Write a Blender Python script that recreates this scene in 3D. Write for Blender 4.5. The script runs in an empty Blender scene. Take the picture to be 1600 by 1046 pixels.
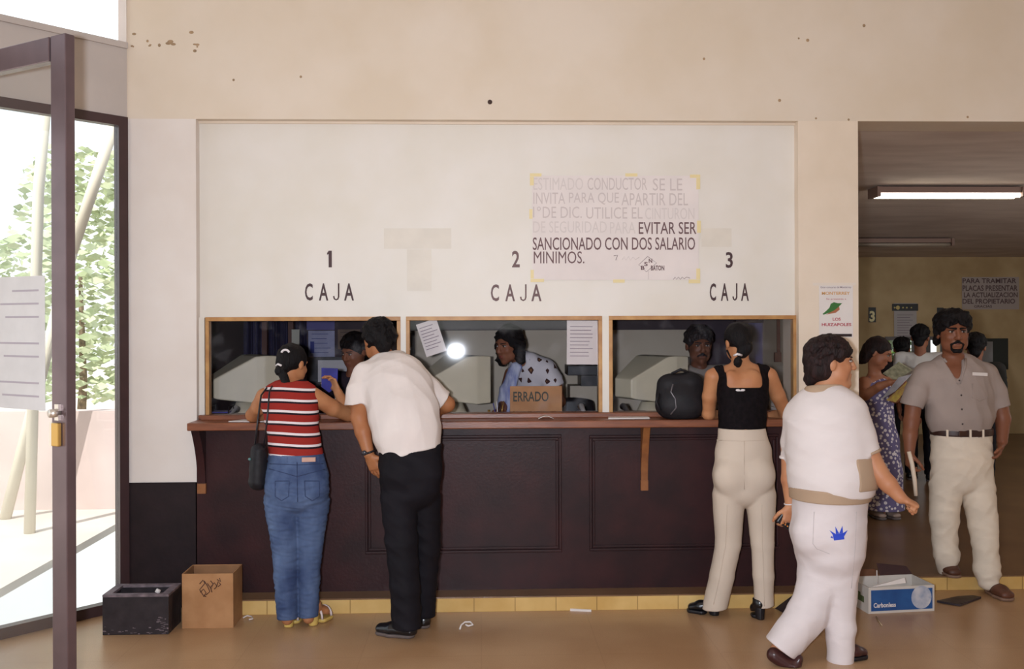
import bpy, bmesh, math, random
import numpy as np
from mathutils import Vector, Matrix
random.seed(7); np.random.seed(7)
SC = bpy.context.scene
COL = SC.collection

# ------------------------------------------------------------------ camera, world, sun, flash, exposure
F_PX, CX, HY = 1500.0, 800.0, 500.0
CAM = Vector((0.0, 0.0, 1.68))
YAW, ROLL = math.radians(1.9), math.radians(0.2)
FWD = Vector((math.sin(YAW), math.cos(YAW), 0))
R0 = Vector((math.cos(YAW), -math.sin(YAW), 0)); U0 = Vector((0, 0, 1))
RGT = math.cos(ROLL) * R0 - math.sin(ROLL) * U0
UPV = math.cos(ROLL) * U0 + math.sin(ROLL) * R0
cd = bpy.data.cameras.new('camera'); cam = bpy.data.objects.new('camera', cd); COL.objects.link(cam)
cd.sensor_width = 36; cd.lens = 36 * F_PX / 1600.0; cd.shift_y = (HY - 523.0) / 1600.0
cd.clip_start = 0.05; cd.clip_end = 200
cam.matrix_world = Matrix(((RGT.x, UPV.x, -FWD.x, CAM.x), (RGT.y, UPV.y, -FWD.y, CAM.y), (RGT.z, UPV.z, -FWD.z, CAM.z), (0, 0, 0, 1)))
SC.camera = cam

w = bpy.data.worlds.new('World'); SC.world = w; w.use_nodes = True
wn = w.node_tree.nodes; wl = w.node_tree.links
sky = wn.new('ShaderNodeTexSky'); sky.sky_type = 'NISHITA'; sky.sun_disc = False
sky.sun_elevation = math.radians(58); sky.sun_rotation = math.radians(200); sky.dust_density = 3.0
mixw = wn.new('ShaderNodeMixRGB'); mixw.inputs[0].default_value = 0.65; mixw.inputs[2].default_value = (0.9, 0.92, 0.9, 1)
sk = wn.new('ShaderNodeMixRGB'); sk.blend_type = 'MULTIPLY'; sk.inputs[0].default_value = 1; sk.inputs[2].default_value = (.12, .12, .12, 1)
wl.new(sky.outputs[0], sk.inputs[1]); wl.new(sk.outputs[0], mixw.inputs[1])
wl.new(mixw.outputs[0], wn['Background'].inputs[0]); wn['Background'].inputs[1].default_value = 2.1

def light(name, kind, loc, energy, color=(1, 1, 1), rot=None, **kw):
    d = bpy.data.lights.new(name, kind); d.energy = energy; d.color = color
    for k, v in kw.items(): setattr(d, k, v)
    o = bpy.data.objects.new(name, d); COL.objects.link(o); o.location = loc
    if rot is not None: o.rotation_euler = rot
    return o
SUNDIR = Vector((-0.25, -0.55, 0.8)).normalized()
sun = light('sun', 'SUN', (-6, -6, 9), 4.6, (1.0, 0.97, 0.93), SUNDIR.to_track_quat('Z', 'Y').to_euler(), angle=0.01)
flash = light('camera_flash', 'AREA', (-0.15, -0.02, 1.70), 166, (0.89, 0.955, 1.06), (math.radians(90), 0, math.radians(1)), shape='RECTANGLE', size=0.09, size_y=0.05)

SC.view_settings.view_transform = 'Standard'; SC.view_settings.look = 'None'
SC.view_settings.exposure = 0.0; SC.view_settings.gamma = 1.0; SC.view_settings.use_curve_mapping = False
SC.cycles.caustics_reflective = False; SC.cycles.caustics_refractive = False
SC.cycles.max_bounces = 8; SC.cycles.transparent_max_bounces = 16
SC.cycles.sample_clamp_indirect = 6.0

def at(px, py, Y=None, Z=None, X=None):
    d = FWD + RGT * ((px - CX) / F_PX) + UPV * ((HY - py) / F_PX)
    if Y is not None: t = (Y - CAM.y) / d.y
    elif Z is not None: t = (Z - CAM.z) / d.z
    else: t = (X - CAM.x) / d.x
    return CAM + d * t
def zx(px, py, Y):
    p = at(px, py, Y); return p.x, p.z

# ------------------------------------------------------------------ materials
def lin(c):
    return tuple(((v / 255) / 12.92 if v / 255 <= 0.04045 else ((v / 255 + 0.055) / 1.055) ** 2.4) for v in c) + (1.0,)
MATS = {}
def mat(name, c, rough=0.6, var=0.0, vscale=6.0, bump=0.0, bscale=60.0, spec=0.4, metal=0.0, coat=0.0, c2=None, detail=4, stretch=None, emit=None):
    """plain procedural material: a base colour with an optional second colour mixed by noise and a noise bump"""
    if name in MATS: return MATS[name]
    m = bpy.data.materials.new(name); m.use_nodes = True
    n = m.node_tree.nodes; l = m.node_tree.links; b = n['Principled BSDF']
    b.inputs['Base Color'].default_value = lin(c); b.inputs['Roughness'].default_value = rough
    b.inputs['Specular IOR Level'].default_value = spec; b.inputs['Metallic'].default_value = metal
    if coat: b.inputs['Coat Weight'].default_value = coat; b.inputs['Coat Roughness'].default_value = 0.25
    if emit:
        b.inputs['Emission Color'].default_value = lin(emit[0]); b.inputs['Emission Strength'].default_value = emit[1]
    tc = n.new('ShaderNodeTexCoord'); mp = n.new('ShaderNodeMapping'); l.new(tc.outputs['Object'], mp.inputs[0])
    if stretch: mp.inputs['Scale'].default_value = stretch
    if var > 0:
        nz = n.new('ShaderNodeTexNoise'); nz.inputs['Scale'].default_value = vscale; nz.inputs['Detail'].default_value = detail
        l.new(mp.outputs[0], nz.inputs['Vector'])
        rp = n.new('ShaderNodeValToRGB'); rp.color_ramp.elements[0].position = 0.35; rp.color_ramp.elements[1].position = 0.68
        cc = c2 if c2 else tuple(v * (1 - var) for v in c)
        rp.color_ramp.elements[0].color = lin(cc); rp.color_ramp.elements[1].color = lin(c)
        l.new(nz.outputs['Fac'], rp.inputs[0]); l.new(rp.outputs[0], b.inputs['Base Color'])
    if bump > 0:
        nb = n.new('ShaderNodeTexNoise'); nb.inputs['Scale'].default_value = bscale; nb.inputs['Detail'].default_value = 5
        l.new(mp.outputs[0], nb.inputs['Vector'])
        bm_ = n.new('ShaderNodeBump'); bm_.inputs['Strength'].default_value = bump; bm_.inputs['Distance'].default_value = 0.01
        l.new(nb.outputs['Fac'], bm_.inputs['Height']); l.new(bm_.outputs[0], b.inputs['Normal'])
    MATS[name] = m; return m
def nodes_of(m): return m.node_tree.nodes, m.node_tree.links, m.node_tree.nodes['Principled BSDF']

def glass_mat(name, tint=(0.93, 0.95, 0.95), ior=1.5, smear=0.0, gain=1.0):
    if name in MATS: return MATS[name]
    m = bpy.data.materials.new(name); m.use_nodes = True; n = m.node_tree.nodes; l = m.node_tree.links
    n.remove(n['Principled BSDF']); out = n['Material Output']
    tr = n.new('ShaderNodeBsdfTransparent'); tr.inputs[0].default_value = (*tint, 1)
    gl = n.new('ShaderNodeBsdfGlossy'); gl.inputs['Roughness'].default_value = 0.03
    ge = n.new('ShaderNodeNewGeometry'); dt = n.new('ShaderNodeVectorMath'); dt.operation = 'DOT_PRODUCT'
    l.new(ge.outputs['Normal'], dt.inputs[0]); l.new(ge.outputs['Incoming'], dt.inputs[1])
    def mth(op, *a):
        q = n.new('ShaderNodeMath'); q.operation = op
        for i, v in enumerate(a):
            if isinstance(v, (int, float)): q.inputs[i].default_value = v
            else: l.new(v, q.inputs[i])
        return q.outputs[0]
    ab = mth('ABSOLUTE', dt.outputs['Value']); sch = mth('POWER', mth('SUBTRACT', 1.0, ab), 5.0)
    r0 = ((ior - 1) / (ior + 1)) ** 2
    mul = n.new('ShaderNodeMath'); mul.operation = 'MULTIPLY_ADD'; mul.inputs[1].default_value = (1 - r0) * gain; mul.inputs[2].default_value = r0 * gain; l.new(sch, mul.inputs[0])
    mx = n.new('ShaderNodeMixShader'); l.new(mul.outputs[0], mx.inputs[0]); l.new(tr.outputs[0], mx.inputs[1]); l.new(gl.outputs[0], mx.inputs[2])
    last = mx
    if smear > 0:
        df = n.new('ShaderNodeBsdfDiffuse'); df.inputs[0].default_value = (.75, .75, .8, 1)
        nz = n.new('ShaderNodeTexNoise'); nz.inputs['Scale'].default_value = 7; nz.inputs['Detail'].default_value = 6
        tc = n.new('ShaderNodeTexCoord'); l.new(tc.outputs['Object'], nz.inputs['Vector'])
        mr = n.new('ShaderNodeMapRange'); mr.inputs[1].default_value = 0.55; mr.inputs[2].default_value = 0.8; mr.inputs[3].default_value = 0.0; mr.inputs[4].default_value = smear
        l.new(nz.outputs['Fac'], mr.inputs[0])
        m2 = n.new('ShaderNodeMixShader'); l.new(mr.outputs[0], m2.inputs[0]); l.new(mx.outputs[0], m2.inputs[1]); l.new(df.outputs[0], m2.inputs[2]); last = m2
    l.new(last.outputs[0], out.inputs[0]); MATS[name] = m; return m

# ------------------------------------------------------------------ object helpers
ROOTLOC = {}
def tag(o, label=None, cat=None, group=None, kind=None):
    if label: o['label'] = label
    if cat: o['category'] = cat
    if group: o['group'] = group
    if kind: o['kind'] = kind
    return o
def thing(name, label, cat, loc, group=None):
    o = bpy.data.objects.new(name, None); COL.objects.link(o); o.location = loc; o.empty_display_size = 0.05
    ROOTLOC[o.name] = Vector(loc); tag(o, label, cat, group); return o
def link_mesh(name, me, m, parent=None, origin=None):
    o = bpy.data.objects.new(name, me); COL.objects.link(o)
    if m is not None:
        for mm in (m if isinstance(m, (list, tuple)) else [m]): me.materials.append(mm)
    if parent is not None:
        off = ROOTLOC[parent.name]; o.parent = parent
        ROOTLOC[o.name] = off
    else:
        if origin is None:
            n = len(me.vertices); co = np.empty(n * 3, np.float32); me.vertices.foreach_get('co', co); co = co.reshape(-1, 3)
            lo, hi = co.min(0), co.max(0); origin = Vector(((lo[0] + hi[0]) / 2, (lo[1] + hi[1]) / 2, lo[2]))
        off = Vector(origin); o.location = off; ROOTLOC[o.name] = off
    me.transform(Matrix.Translation(-off)); return o

def basis(d, up=Vector((0, 0, 1))):
    d = Vector(d).normalized()
    if abs(d.dot(up)) > 0.98: up = Vector((1, 0, 0))
    a = d.cross(up).normalized(); b = a.cross(d).normalized(); return a, b
class MB:
    def __init__(s): s.v = []; s.f = []; s.mi = []; s.cur = 0; s.smooth = []; s.sm = False
    def add(s, vs, fs):
        o = len(s.v); s.v += [tuple(p) for p in vs]
        for f in fs: s.f.append(tuple(i + o for i in f)); s.mi.append(s.cur); s.smooth.append(s.sm)
        return s
    def obox(s, c, ax, ay, az):
        c, ax, ay, az = map(Vector, (c, ax, ay, az)); vs = []
        for k in (-1, 1):
            for j in (-1, 1):
                for i in (-1, 1): vs.append(c + ax * i + ay * j + az * k)
        fs = [(0, 2, 3, 1), (4, 5, 7, 6), (0, 1, 5, 4), (2, 6, 7, 3), (0, 4, 6, 2), (1, 3, 7, 5)]
        if ax.cross(ay).dot(az) < 0: fs = [tuple(reversed(f)) for f in fs]
        return s.add(vs, fs)
    def box(s, lo, hi):
        lo, hi = Vector(lo), Vector(hi); c = (lo + hi) / 2; h = (hi - lo) / 2
        return s.obox(c, (abs(h.x), 0, 0), (0, abs(h.y), 0), (0, 0, abs(h.z)))
    def bar(s, a, b, w, d, up=Vector((0, 0, 1))):
        a, b = Vector(a), Vector(b); x, y = basis(b - a, up); return s.obox((a + b) / 2, x * w / 2, y * d / 2, (b - a) / 2)
    def tube(s, pts, r, n=10, caps=True):
        pts = [Vector(p) for p in pts]; rs = r if isinstance(r, (list, tuple)) else [r] * len(pts)
        rings = []; pa = None
        for i, p in enumerate(pts):
            d = (pts[min(i + 1, len(pts) - 1)] - pts[max(i - 1, 0)]).normalized()
            if pa is None: pa, _ = basis(d)
            pa = (pa - d * pa.dot(d)).normalized(); pb = d.cross(pa)
            rings.append([p + (pa * math.cos(2 * math.pi * k / n) + pb * math.sin(2 * math.pi * k / n)) * rs[i] for k in range(n)])
        vs = [q for rg in rings for q in rg]; fs = []
        for i in range(len(pts) - 1):
            for k in range(n):
                fs.append((i * n + k, i * n + (k + 1) % n, (i + 1) * n + (k + 1) % n, (i + 1) * n + k))
        if caps: fs.append(tuple(reversed(range(n)))); fs.append(tuple(range((len(pts) - 1) * n, len(pts) * n)))
        old = s.sm; s.sm = True; s.add(vs, fs); s.sm = old; return s
    def ell(s, c, r, n=16, m=10, R=None):
        c = Vector(c); vs = []; fs = []
        for i in range(m + 1):
            th = math.pi * i / m
            for k in range(n):
                ph = 2 * math.pi * k / n
                p = Vector((r[0] * math.sin(th) * math.cos(ph), r[1] * math.sin(th) * math.sin(ph), r[2] * math.cos(th)))
                if R is not None: p = R @ p
                vs.append(c + p)
        for i in range(m):
            for k in range(n):
                fs.append((i * n + k, (i + 1) * n + k, (i + 1) * n + (k + 1) % n, i * n + (k + 1) % n))
        old = s.sm; s.sm = True; s.add(vs, fs); s.sm = old; return s
    def prism(s, poly, vec):
        """polygon (3D points, planar) extruded by vec"""
        poly = [Vector(p) for p in poly]; vec = Vector(vec); n = len(poly)
        nrm = Vector((0, 0, 0))
        for i in range(n): nrm += poly[i].cross(poly[(i + 1) % n])
        if nrm.dot(vec) > 0: poly.reverse()
        vs = poly + [p + vec for p in poly]
        fs = [tuple(range(n)), tuple(reversed(range(n, 2 * n)))]
        for i in range(n): fs.append((i, i + n, (i + 1) % n + n, (i + 1) % n))
        return s.add(vs, fs)
    def grid(s, fn, nu, nv):
        vs = [fn(i / nu, j / nv) for i in range(nu + 1) for j in range(nv + 1)]
        fs = [(i * (nv + 1) + j, (i + 1) * (nv + 1) + j, (i + 1) * (nv + 1) + j + 1, i * (nv + 1) + j + 1) for i in range(nu) for j in range(nv)]
        old = s.sm; s.sm = True; s.add(vs, fs); s.sm = old; return s
    def build(s, name, m, parent=None, bevel=0.0, seg=2, origin=None, solid=0.0):
        me = bpy.data.meshes.new(name); me.from_pydata(s.v, [], s.f)
        me.polygons.foreach_set('material_index', s.mi); me.polygons.foreach_set('use_smooth', s.smooth)
        if bevel > 0:
            bm = bmesh.new(); bm.from_mesh(me)
            bmesh.ops.bevel(bm, geom=[e for e in bm.edges], offset=bevel, segments=seg, profile=0.5, affect='EDGES', clamp_overlap=True)
            bm.to_mesh(me); bm.free()
        me.update(); o = link_mesh(name, me, m, parent, origin)
        if solid > 0:
            md = o.modifiers.new('solid', 'SOLIDIFY'); md.thickness = solid; md.offset = 0
        return o
def struct(o): o['kind'] = 'structure'; return o

def text_mb(s, origin, ux, uz, wdt, hgt, thick=0.0006, bold=0.0, spacing=1.0, shear=0.0):
    """lettering as a thin mesh, fitted into the box wdt x hgt whose lower left corner is origin"""
    cu = bpy.data.curves.new('t', 'FONT'); cu.body = s; cu.size = 1.0; cu.offset = bold; cu.space_character = spacing; cu.resolution_u = 3; cu.shear = shear
    ob = bpy.data.objects.new('t', cu); COL.objects.link(ob)
    dg = bpy.context.evaluated_depsgraph_get(); me = bpy.data.meshes.new_from_object(ob.evaluated_get(dg))
    co = [v.co.copy() for v in me.vertices]; fs = [tuple(p.vertices) for p in me.polygons]
    bpy.data.objects.remove(ob); bpy.data.curves.remove(cu); bpy.data.meshes.remove(me)
    x0 = min(c.x for c in co); x1 = max(c.x for c in co); y0 = min(c.y for c in co); y1 = max(c.y for c in co)
    ux, uz = Vector(ux).normalized(), Vector(uz).normalized(); nn = ux.cross(uz)
    mb = MB(); mb.add([Vector(origin) + ux * ((c.x - x0) / (x1 - x0) * wdt) + uz * ((c.y - y0) / (y1 - y0) * hgt) + nn * thick for c in co], fs)
    return mb
XU, ZU = Vector((1, 0, 0)), Vector((0, 0, 1))
def wall_text(s, x0, y0, x1, y1, Y, **kw):
    """lettering on a plane Y=const spanning the given extent in the photograph"""
    a = at(x0, y1, Y); b = at(x1, y0, Y)
    return text_mb(s, Vector((a.x, Y, a.z)), XU, ZU, b.x - a.x, b.z - a.z, **kw)
# ------------------------------------------------------------------ shared materials
M_beam = mat('beam_paint', (222, 208, 192), 0.55, 0.05, 2.2, 0.05, 25, c2=(216, 200, 180))
M_pillar = mat('pillar_paint', (228, 219, 213), 0.5, 0.04, 3, 0.04, 25, c2=(222, 211, 203))
M_pillarR = mat('tan_pillar_paint', (230, 214, 196), 0.5, 0.04, 3, 0.04, 25, c2=(222, 205, 185))
M_board = mat('board_paint', (227, 221, 214), 0.45, 0.04, 2.5, 0.02, 12, c2=(221, 214, 203))
M_dado = mat('dado_brown', (36, 23, 26), 0.5, 0.25, 9, 0.08, 40, c2=(28, 17, 20), spec=.25)
M_dark = mat('counter_dark_wood', (58, 31, 32), 0.42, 0.3, 5, 0.08, 70, c2=(42, 25, 27), spec=0.22)
M_top = mat('counter_top_wood', (140, 84, 56), 0.35, 0.25, 5, 0.08, 30, c2=(110, 62, 42), stretch=(1, 8, 8), spec=0.5)
M_pine = mat('window_frame_pine', (196, 150, 92), 0.45, 0.15, 6, 0.03, 30, c2=(170, 120, 70), stretch=(2, 8, 2))
M_rawwood = mat('raw_wood', (150, 96, 52), 0.6, 0.3, 12, 0.1, 60, c2=(120, 70, 38))
M_frame = mat('dark_metal_frame', (66, 46, 48), 0.35, 0.1, 8, spec=0.6)
M_transom = mat('grey_transom', (192, 182, 176), 0.5, 0.04, 3)
M_paper = mat('white_paper', (226, 218, 214), 0.7, 0.03, 6)
M_black = mat('black_plastic', (24, 22, 27), 0.4)
M_cream = mat('cream_plastic', (224, 212, 184), 0.45, 0.05, 4)
M_glass = glass_mat('window_glass', (0.96, 0.96, 0.975), 1.5, smear=0.05, gain=.6)
M_clear = glass_mat('clear_glass', (0.97, 0.98, 0.98), 1.45)

YW, YB, YF, ZBEAM = 5.69, 5.76, 5.52, 2.866
ZP = 0.088                                            # platform height
x_l = at(197, 500, YW).x; x_l2 = at(307, 500, YW).x; x_r = at(1248, 500, YW).x; x_r2 = at(1341.5, 500, YW).x
HALL_R, HALL_B, ZCEIL = 4.7, -6.0, 4.0
SD = Vector((-0.68, -0.733, 0)).normalized(); SN = Vector((SD.y, -SD.x, 0))    # storefront direction; SN points outdoors
SP0 = Vector((x_l, YW, 0))
def sfp(t, z, off=0.0): p = SP0 + SD * t + SN * off; return Vector((p.x, p.y, z))
if SN.dot(Vector((-1, 1, 0))) < 0: SN = -SN

# ------------------------------------------------------------------ floor
m = mat('terrazzo_floor', (190, 154, 118), 0.3, 0.12, 1.6, 0.02, 200, c2=(172, 134, 98), spec=0.5)
n, l, b = nodes_of(m)
tc = n.new('ShaderNodeTexCoord'); vo = n.new('ShaderNodeTexNoise'); vo.inputs['Scale'].default_value = 220; vo.inputs['Detail'].default_value = 2
l.new(tc.outputs['Object'], vo.inputs['Vector'])
mr = n.new('ShaderNodeMapRange'); mr.inputs[1].default_value = .35; mr.inputs[2].default_value = .7; mr.inputs[3].default_value = .86; mr.inputs[4].default_value = 1.08
l.new(vo.outputs['Fac'], mr.inputs[0])
mm = n.new('ShaderNodeMixRGB'); mm.blend_type = 'MULTIPLY'; mm.inputs[0].default_value = 1
src = b.inputs['Base Color'].links[0].from_socket; l.new(src, mm.inputs[1]); l.new(mr.outputs[0], mm.inputs[2])
br = n.new('ShaderNodeTexBrick'); br.offset = 0; br.inputs['Scale'].default_value = 1; br.inputs['Mortar Size'].default_value = .0035
br.inputs['Brick Width'].default_value = .6; br.inputs['Row Height'].default_value = .6; br.inputs['Mortar Smooth'].default_value = .3
br.inputs['Color1'].default_value = (1, 1, 1, 1); br.inputs['Color2'].default_value = (.97, .96, .95, 1); br.inputs['Mortar'].default_value = (.9, .88, .86, 1)
l.new(tc.outputs['Object'], br.inputs['Vector'])
m2 = n.new('ShaderNodeMixRGB'); m2.blend_type = 'MULTIPLY'; m2.inputs[0].default_value = 1
l.new(mm.outputs[0], m2.inputs[1]); l.new(br.outputs['Color'], m2.inputs[2]); l.new(m2.outputs[0], b.inputs['Base Color'])
M_floor = m
fp = [sfp(0, 0), sfp(8, 0), Vector((sfp(8, 0).x, HALL_B, 0)), Vector((HALL_R, HALL_B, 0)), Vector((HALL_R, YW + .6, 0)), Vector((x_l, YW + .6, 0))]
floor = struct(MB().prism([p + Vector((0, 0, -.1)) for p in fp], (0, 0, .1)).build('floor', M_floor, origin=(0, 0, 0)))
# platform edge (yellow tiled curb) in front of the counter and, set back, across the opening
M_curb = mat('curb_tile', (222, 188, 124), 0.35, 0.12, 5, 0.03, 40, c2=(206, 168, 102))
n, l, b = nodes_of(M_curb)
tc = n.new('ShaderNodeTexCoord'); br = n.new('ShaderNodeTexBrick'); br.offset = 0
mp = n.new('ShaderNodeMapping'); mp.inputs['Rotation'].default_value = (math.radians(90), 0, 0); l.new(tc.outputs['Object'], mp.inputs[0])
br.inputs['Scale'].default_value = 1; br.inputs['Brick Width'].default_value = .236; br.inputs['Row Height'].default_value = 3; br.inputs['Mortar Size'].default_value = .003
br.inputs['Color1'].default_value = (1, 1, 1, 1); br.inputs['Color2'].default_value = (.93, .9, .85, 1); br.inputs['Mortar'].default_value = (.55, .5, .45, 1)
l.new(mp.outputs[0], br.inputs['Vector'])
m2 = n.new('ShaderNodeMixRGB'); m2.blend_type = 'MULTIPLY'; m2.inputs[0].default_value = 1
src = b.inputs['Base Color'].links[0].from_socket; l.new(src, m2.inputs[1]); l.new(br.outputs['Color'], m2.inputs[2]); l.new(m2.outputs[0], b.inputs['Base Color'])
M_plat = mat('platform_floor', (132, 100, 72), 0.3, 0.2, 2, 0.02, 150, c2=(112, 82, 58), spec=0.5)
XC0, XC1, YF2 = at(352, 950, YF).x, 1.86, 5.83
o = MB(); o.box((XC0, YF, 0), (XC1, YF + .03, ZP - .008)); o.build('trim_1', M_curb, origin=(XC0, YF, 0))['kind'] = 'structure'
o = MB(); o.box((XC1 - .03, YF2, 0), (HALL_R, YF2 + .03, ZP - .008)); o.box((XC1 - .03, YF + .03, 0), (XC1, YF2, ZP - .008)); o.build('trim_2', M_curb, origin=(XC1 + .07, YF2, 0))['kind'] = 'structure'
o = MB()
o.prism([(XC0, YF, ZP - .008), (XC1, YF, ZP - .008), (XC1, YF2, ZP - .008), (8.2, YF2, ZP - .008), (8.2, 13.2, ZP - .008), (x_l2 - .3, 13.2, ZP - .008), (x_l2 - .3, 5.75, ZP - .008), (XC0, 5.75, ZP - .008)], (0, 0, .008))
struct(o.build('floor_platform', M_plat, origin=(0, 0, ZP)))

# ------------------------------------------------------------------ front wall: beam, pillars, recessed board, dado
o = MB(); o.box((x_l, YW, ZBEAM), (8.2, YW + .3, ZCEIL)); beam = struct(o.build('wall_front', M_beam))
o = MB(); o.box((x_l, YW, 0.0), (x_l2, YW + .3, ZBEAM)); pil = struct(o.build('wall_front_left', M_pillar))
o = MB(); o.box((x_r, YW, ZP), (x_r2, YW + .3, ZBEAM)); pilr = struct(o.build('wall_front_right', M_pillarR))
zd = at(250, 754.5, YW - .006).z
o = MB(); o.box((x_l, YW - .006, 0), (x_l2 + .0, YW, zd)); o.box((x_l2 - .006, YW - .006, 0), (x_l2, YW + .1, zd)); struct(o.build('baseboard_left', M_dado))
o = MB(); o.box((x_r, YW - .006, ZP), (x_r2 + .006, YW, zd)); o.box((x_r2, YW, ZP), (x_r2 + .006, YW + .3, zd)); struct(o.build('baseboard_right', M_dado))
zw1 = at(780, 495, YB).z; zw0 = at(780, 645, YB).z
o = MB(); o.box((x_l2, YB, zw1), (x_r, YB + .05, ZBEAM)); board = struct(o.build('wall_board', M_board))
o = MB(); o.box((x_l2, YB + .11, ZP), (x_r, YB + .16, zw0 - .06)); struct(o.build('wall_under_windows', M_board))
# thin reveal strip on top of the recess and the two narrow side battens
o = MB(); o.box((x_l2, YB - .012, ZBEAM - .014), (x_r, YB, ZBEAM)); struct(o.build('trim_3', M_pillarR))
o = MB(); o.box((x_l2, YB - .02, zw0 - .02), (at(321, 560, YB).x, YB + .05, zw1)); o.box((at(1245, 560, YB).x, YB - .02, zw0 - .02), (x_r, YB + .05, zw1)); struct(o.build('trim_4', M_board))
# bolt hole, rust dots, tape ghosts on the wall (children of the wall they belong to)
M_hole = mat('hole_dark', (70, 52, 46), .8); M_rust = mat('rust_stain', (176, 146, 112), .7, .2, 30)
hp = at(765.5, 159.5, YW); o = MB(); o.ell((hp.x, YW, hp.z), (.014, .006, .014)); o.build('bolt_hole', M_hole, beam)
rs = random.Random(3)
for k in range(16):
    px, py = rs.uniform(205, 312), rs.choice([rs.gauss(70, 5), rs.gauss(66, 7)])
    p = at(px, py, YW); r = rs.uniform(.004, .011); o = MB(); o.ell((p.x, YW, p.z), (r * rs.uniform(.8, 2), .0012, r)); o.build('rust_spot', M_rust, beam)
for px, py in [(1218, 157), (1248, 60), (1262, 63), (1350, 40), (1275, 185), (1326, 187), (1512, 183), (1100, 92), (470, 120), (365, 125)]:
    p = at(px, py, YW); r = rs.uniform(.004, .010); o = MB(); o.ell((p.x, YW, p.z), (r, .0012, r)); o.build('rust_spot', M_rust, beam)
M_ghost = mat('tape_residue', (223, 215, 203), .5, .03, 8)
def patch(x0, y0, x1, y1, Y, m, name, par, t=.0012):
    a, c = at(x0, y1, Y), at(x1, y0, Y); o = MB(); o.box((a.x, Y - t, a.z), (c.x, Y, c.z)); return o.build(name, m, par)
patch(600, 357, 705, 389, YB, M_ghost, 'tape_mark', board); patch(636, 390, 674, 455, YB, M_ghost, 'tape_mark', board)
patch(1096, 357, 1143, 386, YB, M_ghost, 'tape_mark', board)
# painted counter lettering
M_let = mat('lettering_dark', (74, 52, 54), .6); M_let2 = mat('lettering_faded', (112, 88, 88), .6)
o = MB(); aa, cc = at(513.5, 418, YB), at(518.5, 392, YB); o.box((aa.x, YB - .002, aa.z), (cc.x, YB - .0012, cc.z)); o.prism([at(513.6, 392, YB - .0012), at(513.6, 397, YB - .0012), at(511, 398.5, YB - .0012), at(511, 395.5, YB - .0012)], (0, -.0006, 0)); o.build('painted_number', M_let, board)
for s, x0, y0, x1, y1, mm_, bd in [('2', 800, 392, 812, 418, M_let2, .02), ('3', 1134, 394, 1145, 419, M_let, .02)]:
    wall_text(s, x0, y0, x1, y1, YB - .0012, bold=bd).build('painted_number', mm_, board)
for s, x0, y0, x1, y1, mm_ in [('CAJA', 476.5, 443, 553, 470, M_let), ('CAJA', 767, 444.5, 846, 471, M_let2), ('CAJA', 1109, 443, 1170, 470.5, M_let)]:
    for i, ch in enumerate(s):
        k = [0, .285, .575, .80][i]; wd = [.16, .19, .13, .2][i]
        if ch == 'J':
            jx, jw = x0 + k * (x1 - x0), wd * (x1 - x0); o = MB()
            o.tube([at(jx + jw - 1.2, y0, YB + .0035), at(jx + jw - 1.2, y1 - 6, YB + .0035), at(jx + jw - 2.4, y1 - 2.6, YB + .0035), at(jx + jw * .5, y1 - 1.3, YB + .0035), at(jx + 2, y1 - 2.8, YB + .0035), at(jx + 1, y1 - 7, YB + .0035)], .0058, 8); o.build('painted_letter', mm_, board); continue
        wall_text(ch, x0 + k * (x1 - x0), y0, x0 + (k + wd) * (x1 - x0), y1, YB - .0012, bold=.018).build('painted_letter', mm_, board)

# ------------------------------------------------------------------ ceiling, right wall of the hall
o = MB(); cp = [sfp(0, ZCEIL), sfp(8, ZCEIL), Vector((sfp(8, 0).x, HALL_B, ZCEIL)), Vector((HALL_R, HALL_B, ZCEIL)), Vector((HALL_R, YW + .3, ZCEIL)), Vector((x_l, YW + .3, ZCEIL))]
struct(MB().box((-7.7, HALL_B - .1, -.1), (HALL_R + .2, HALL_B, 2.3)).build('wall_added_glare_block', mat('glare_block_dark', (84, 70, 62), .8)))  # unseen wall added, dark and low, so the windows reflect less sky
M_ceil = mat('ceiling_paint', (224, 216, 206), .8)
o.prism(cp, (0, 0, .2)); struct(o.build('ceiling', M_ceil))
o = MB(); o.box((HALL_R, HALL_B, -.1), (HALL_R + .2, YW, ZCEIL)); struct(o.build('wall_right', M_pillarR))

# ------------------------------------------------------------------ storefront: dark frame, sidelight, transom, open glass door
ZH = 2.87; ZT = 3.27
def sbar(mb, t0, t1, z0, z1, d0=-.03, d1=.03):
    c = (sfp(t0, z0, d0) + sfp(t1, z1, d1)) / 2
    mb.obox(c, SD * abs(t1 - t0) / 2, SN * (d1 - d0) / 2, Vector((0, 0, abs(z1 - z0) / 2)))
o = MB(); sbar(o, .0, .055, 0.0, ZH); sbar(o, 1.25, 1.31, 0, ZH); sbar(o, .055, 1.25, ZH - .055, ZH); sbar(o, .055, 1.25, 0, .06); sbar(o, 1.31, 8, ZH - .055, ZH)
wf = struct(o.build('window_4', M_frame))
o = MB(); sbar(o, .055, 1.25, .06, ZH - .055, -.004, .004); o.build('pane', M_clear, wf)
o = MB(); sbar(o, .0, 8, ZH, ZT, -.02, .02); sbar(o, .0, 8, ZT, ZT + .035, -.035, .035); tr_ = struct(o.build('wall_transom', M_transom))
o = MB(); o.box((x_l - .035, YW - .012, ZH - .02), (x_l + .012, YW + .28, ZCEIL)); struct(o.build('trim_5', M_pillar))
o = MB(); sbar(o, 4.0, 4.1, 0, ZCEIL, -.05, .05); sbar(o, 7.9, 8.0, 0, ZCEIL, -.05, .05); sbar(o, 0.02, 8, ZCEIL - .12, ZCEIL, -.04, .04); struct(o.build('trim_6', M_frame))
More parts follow.
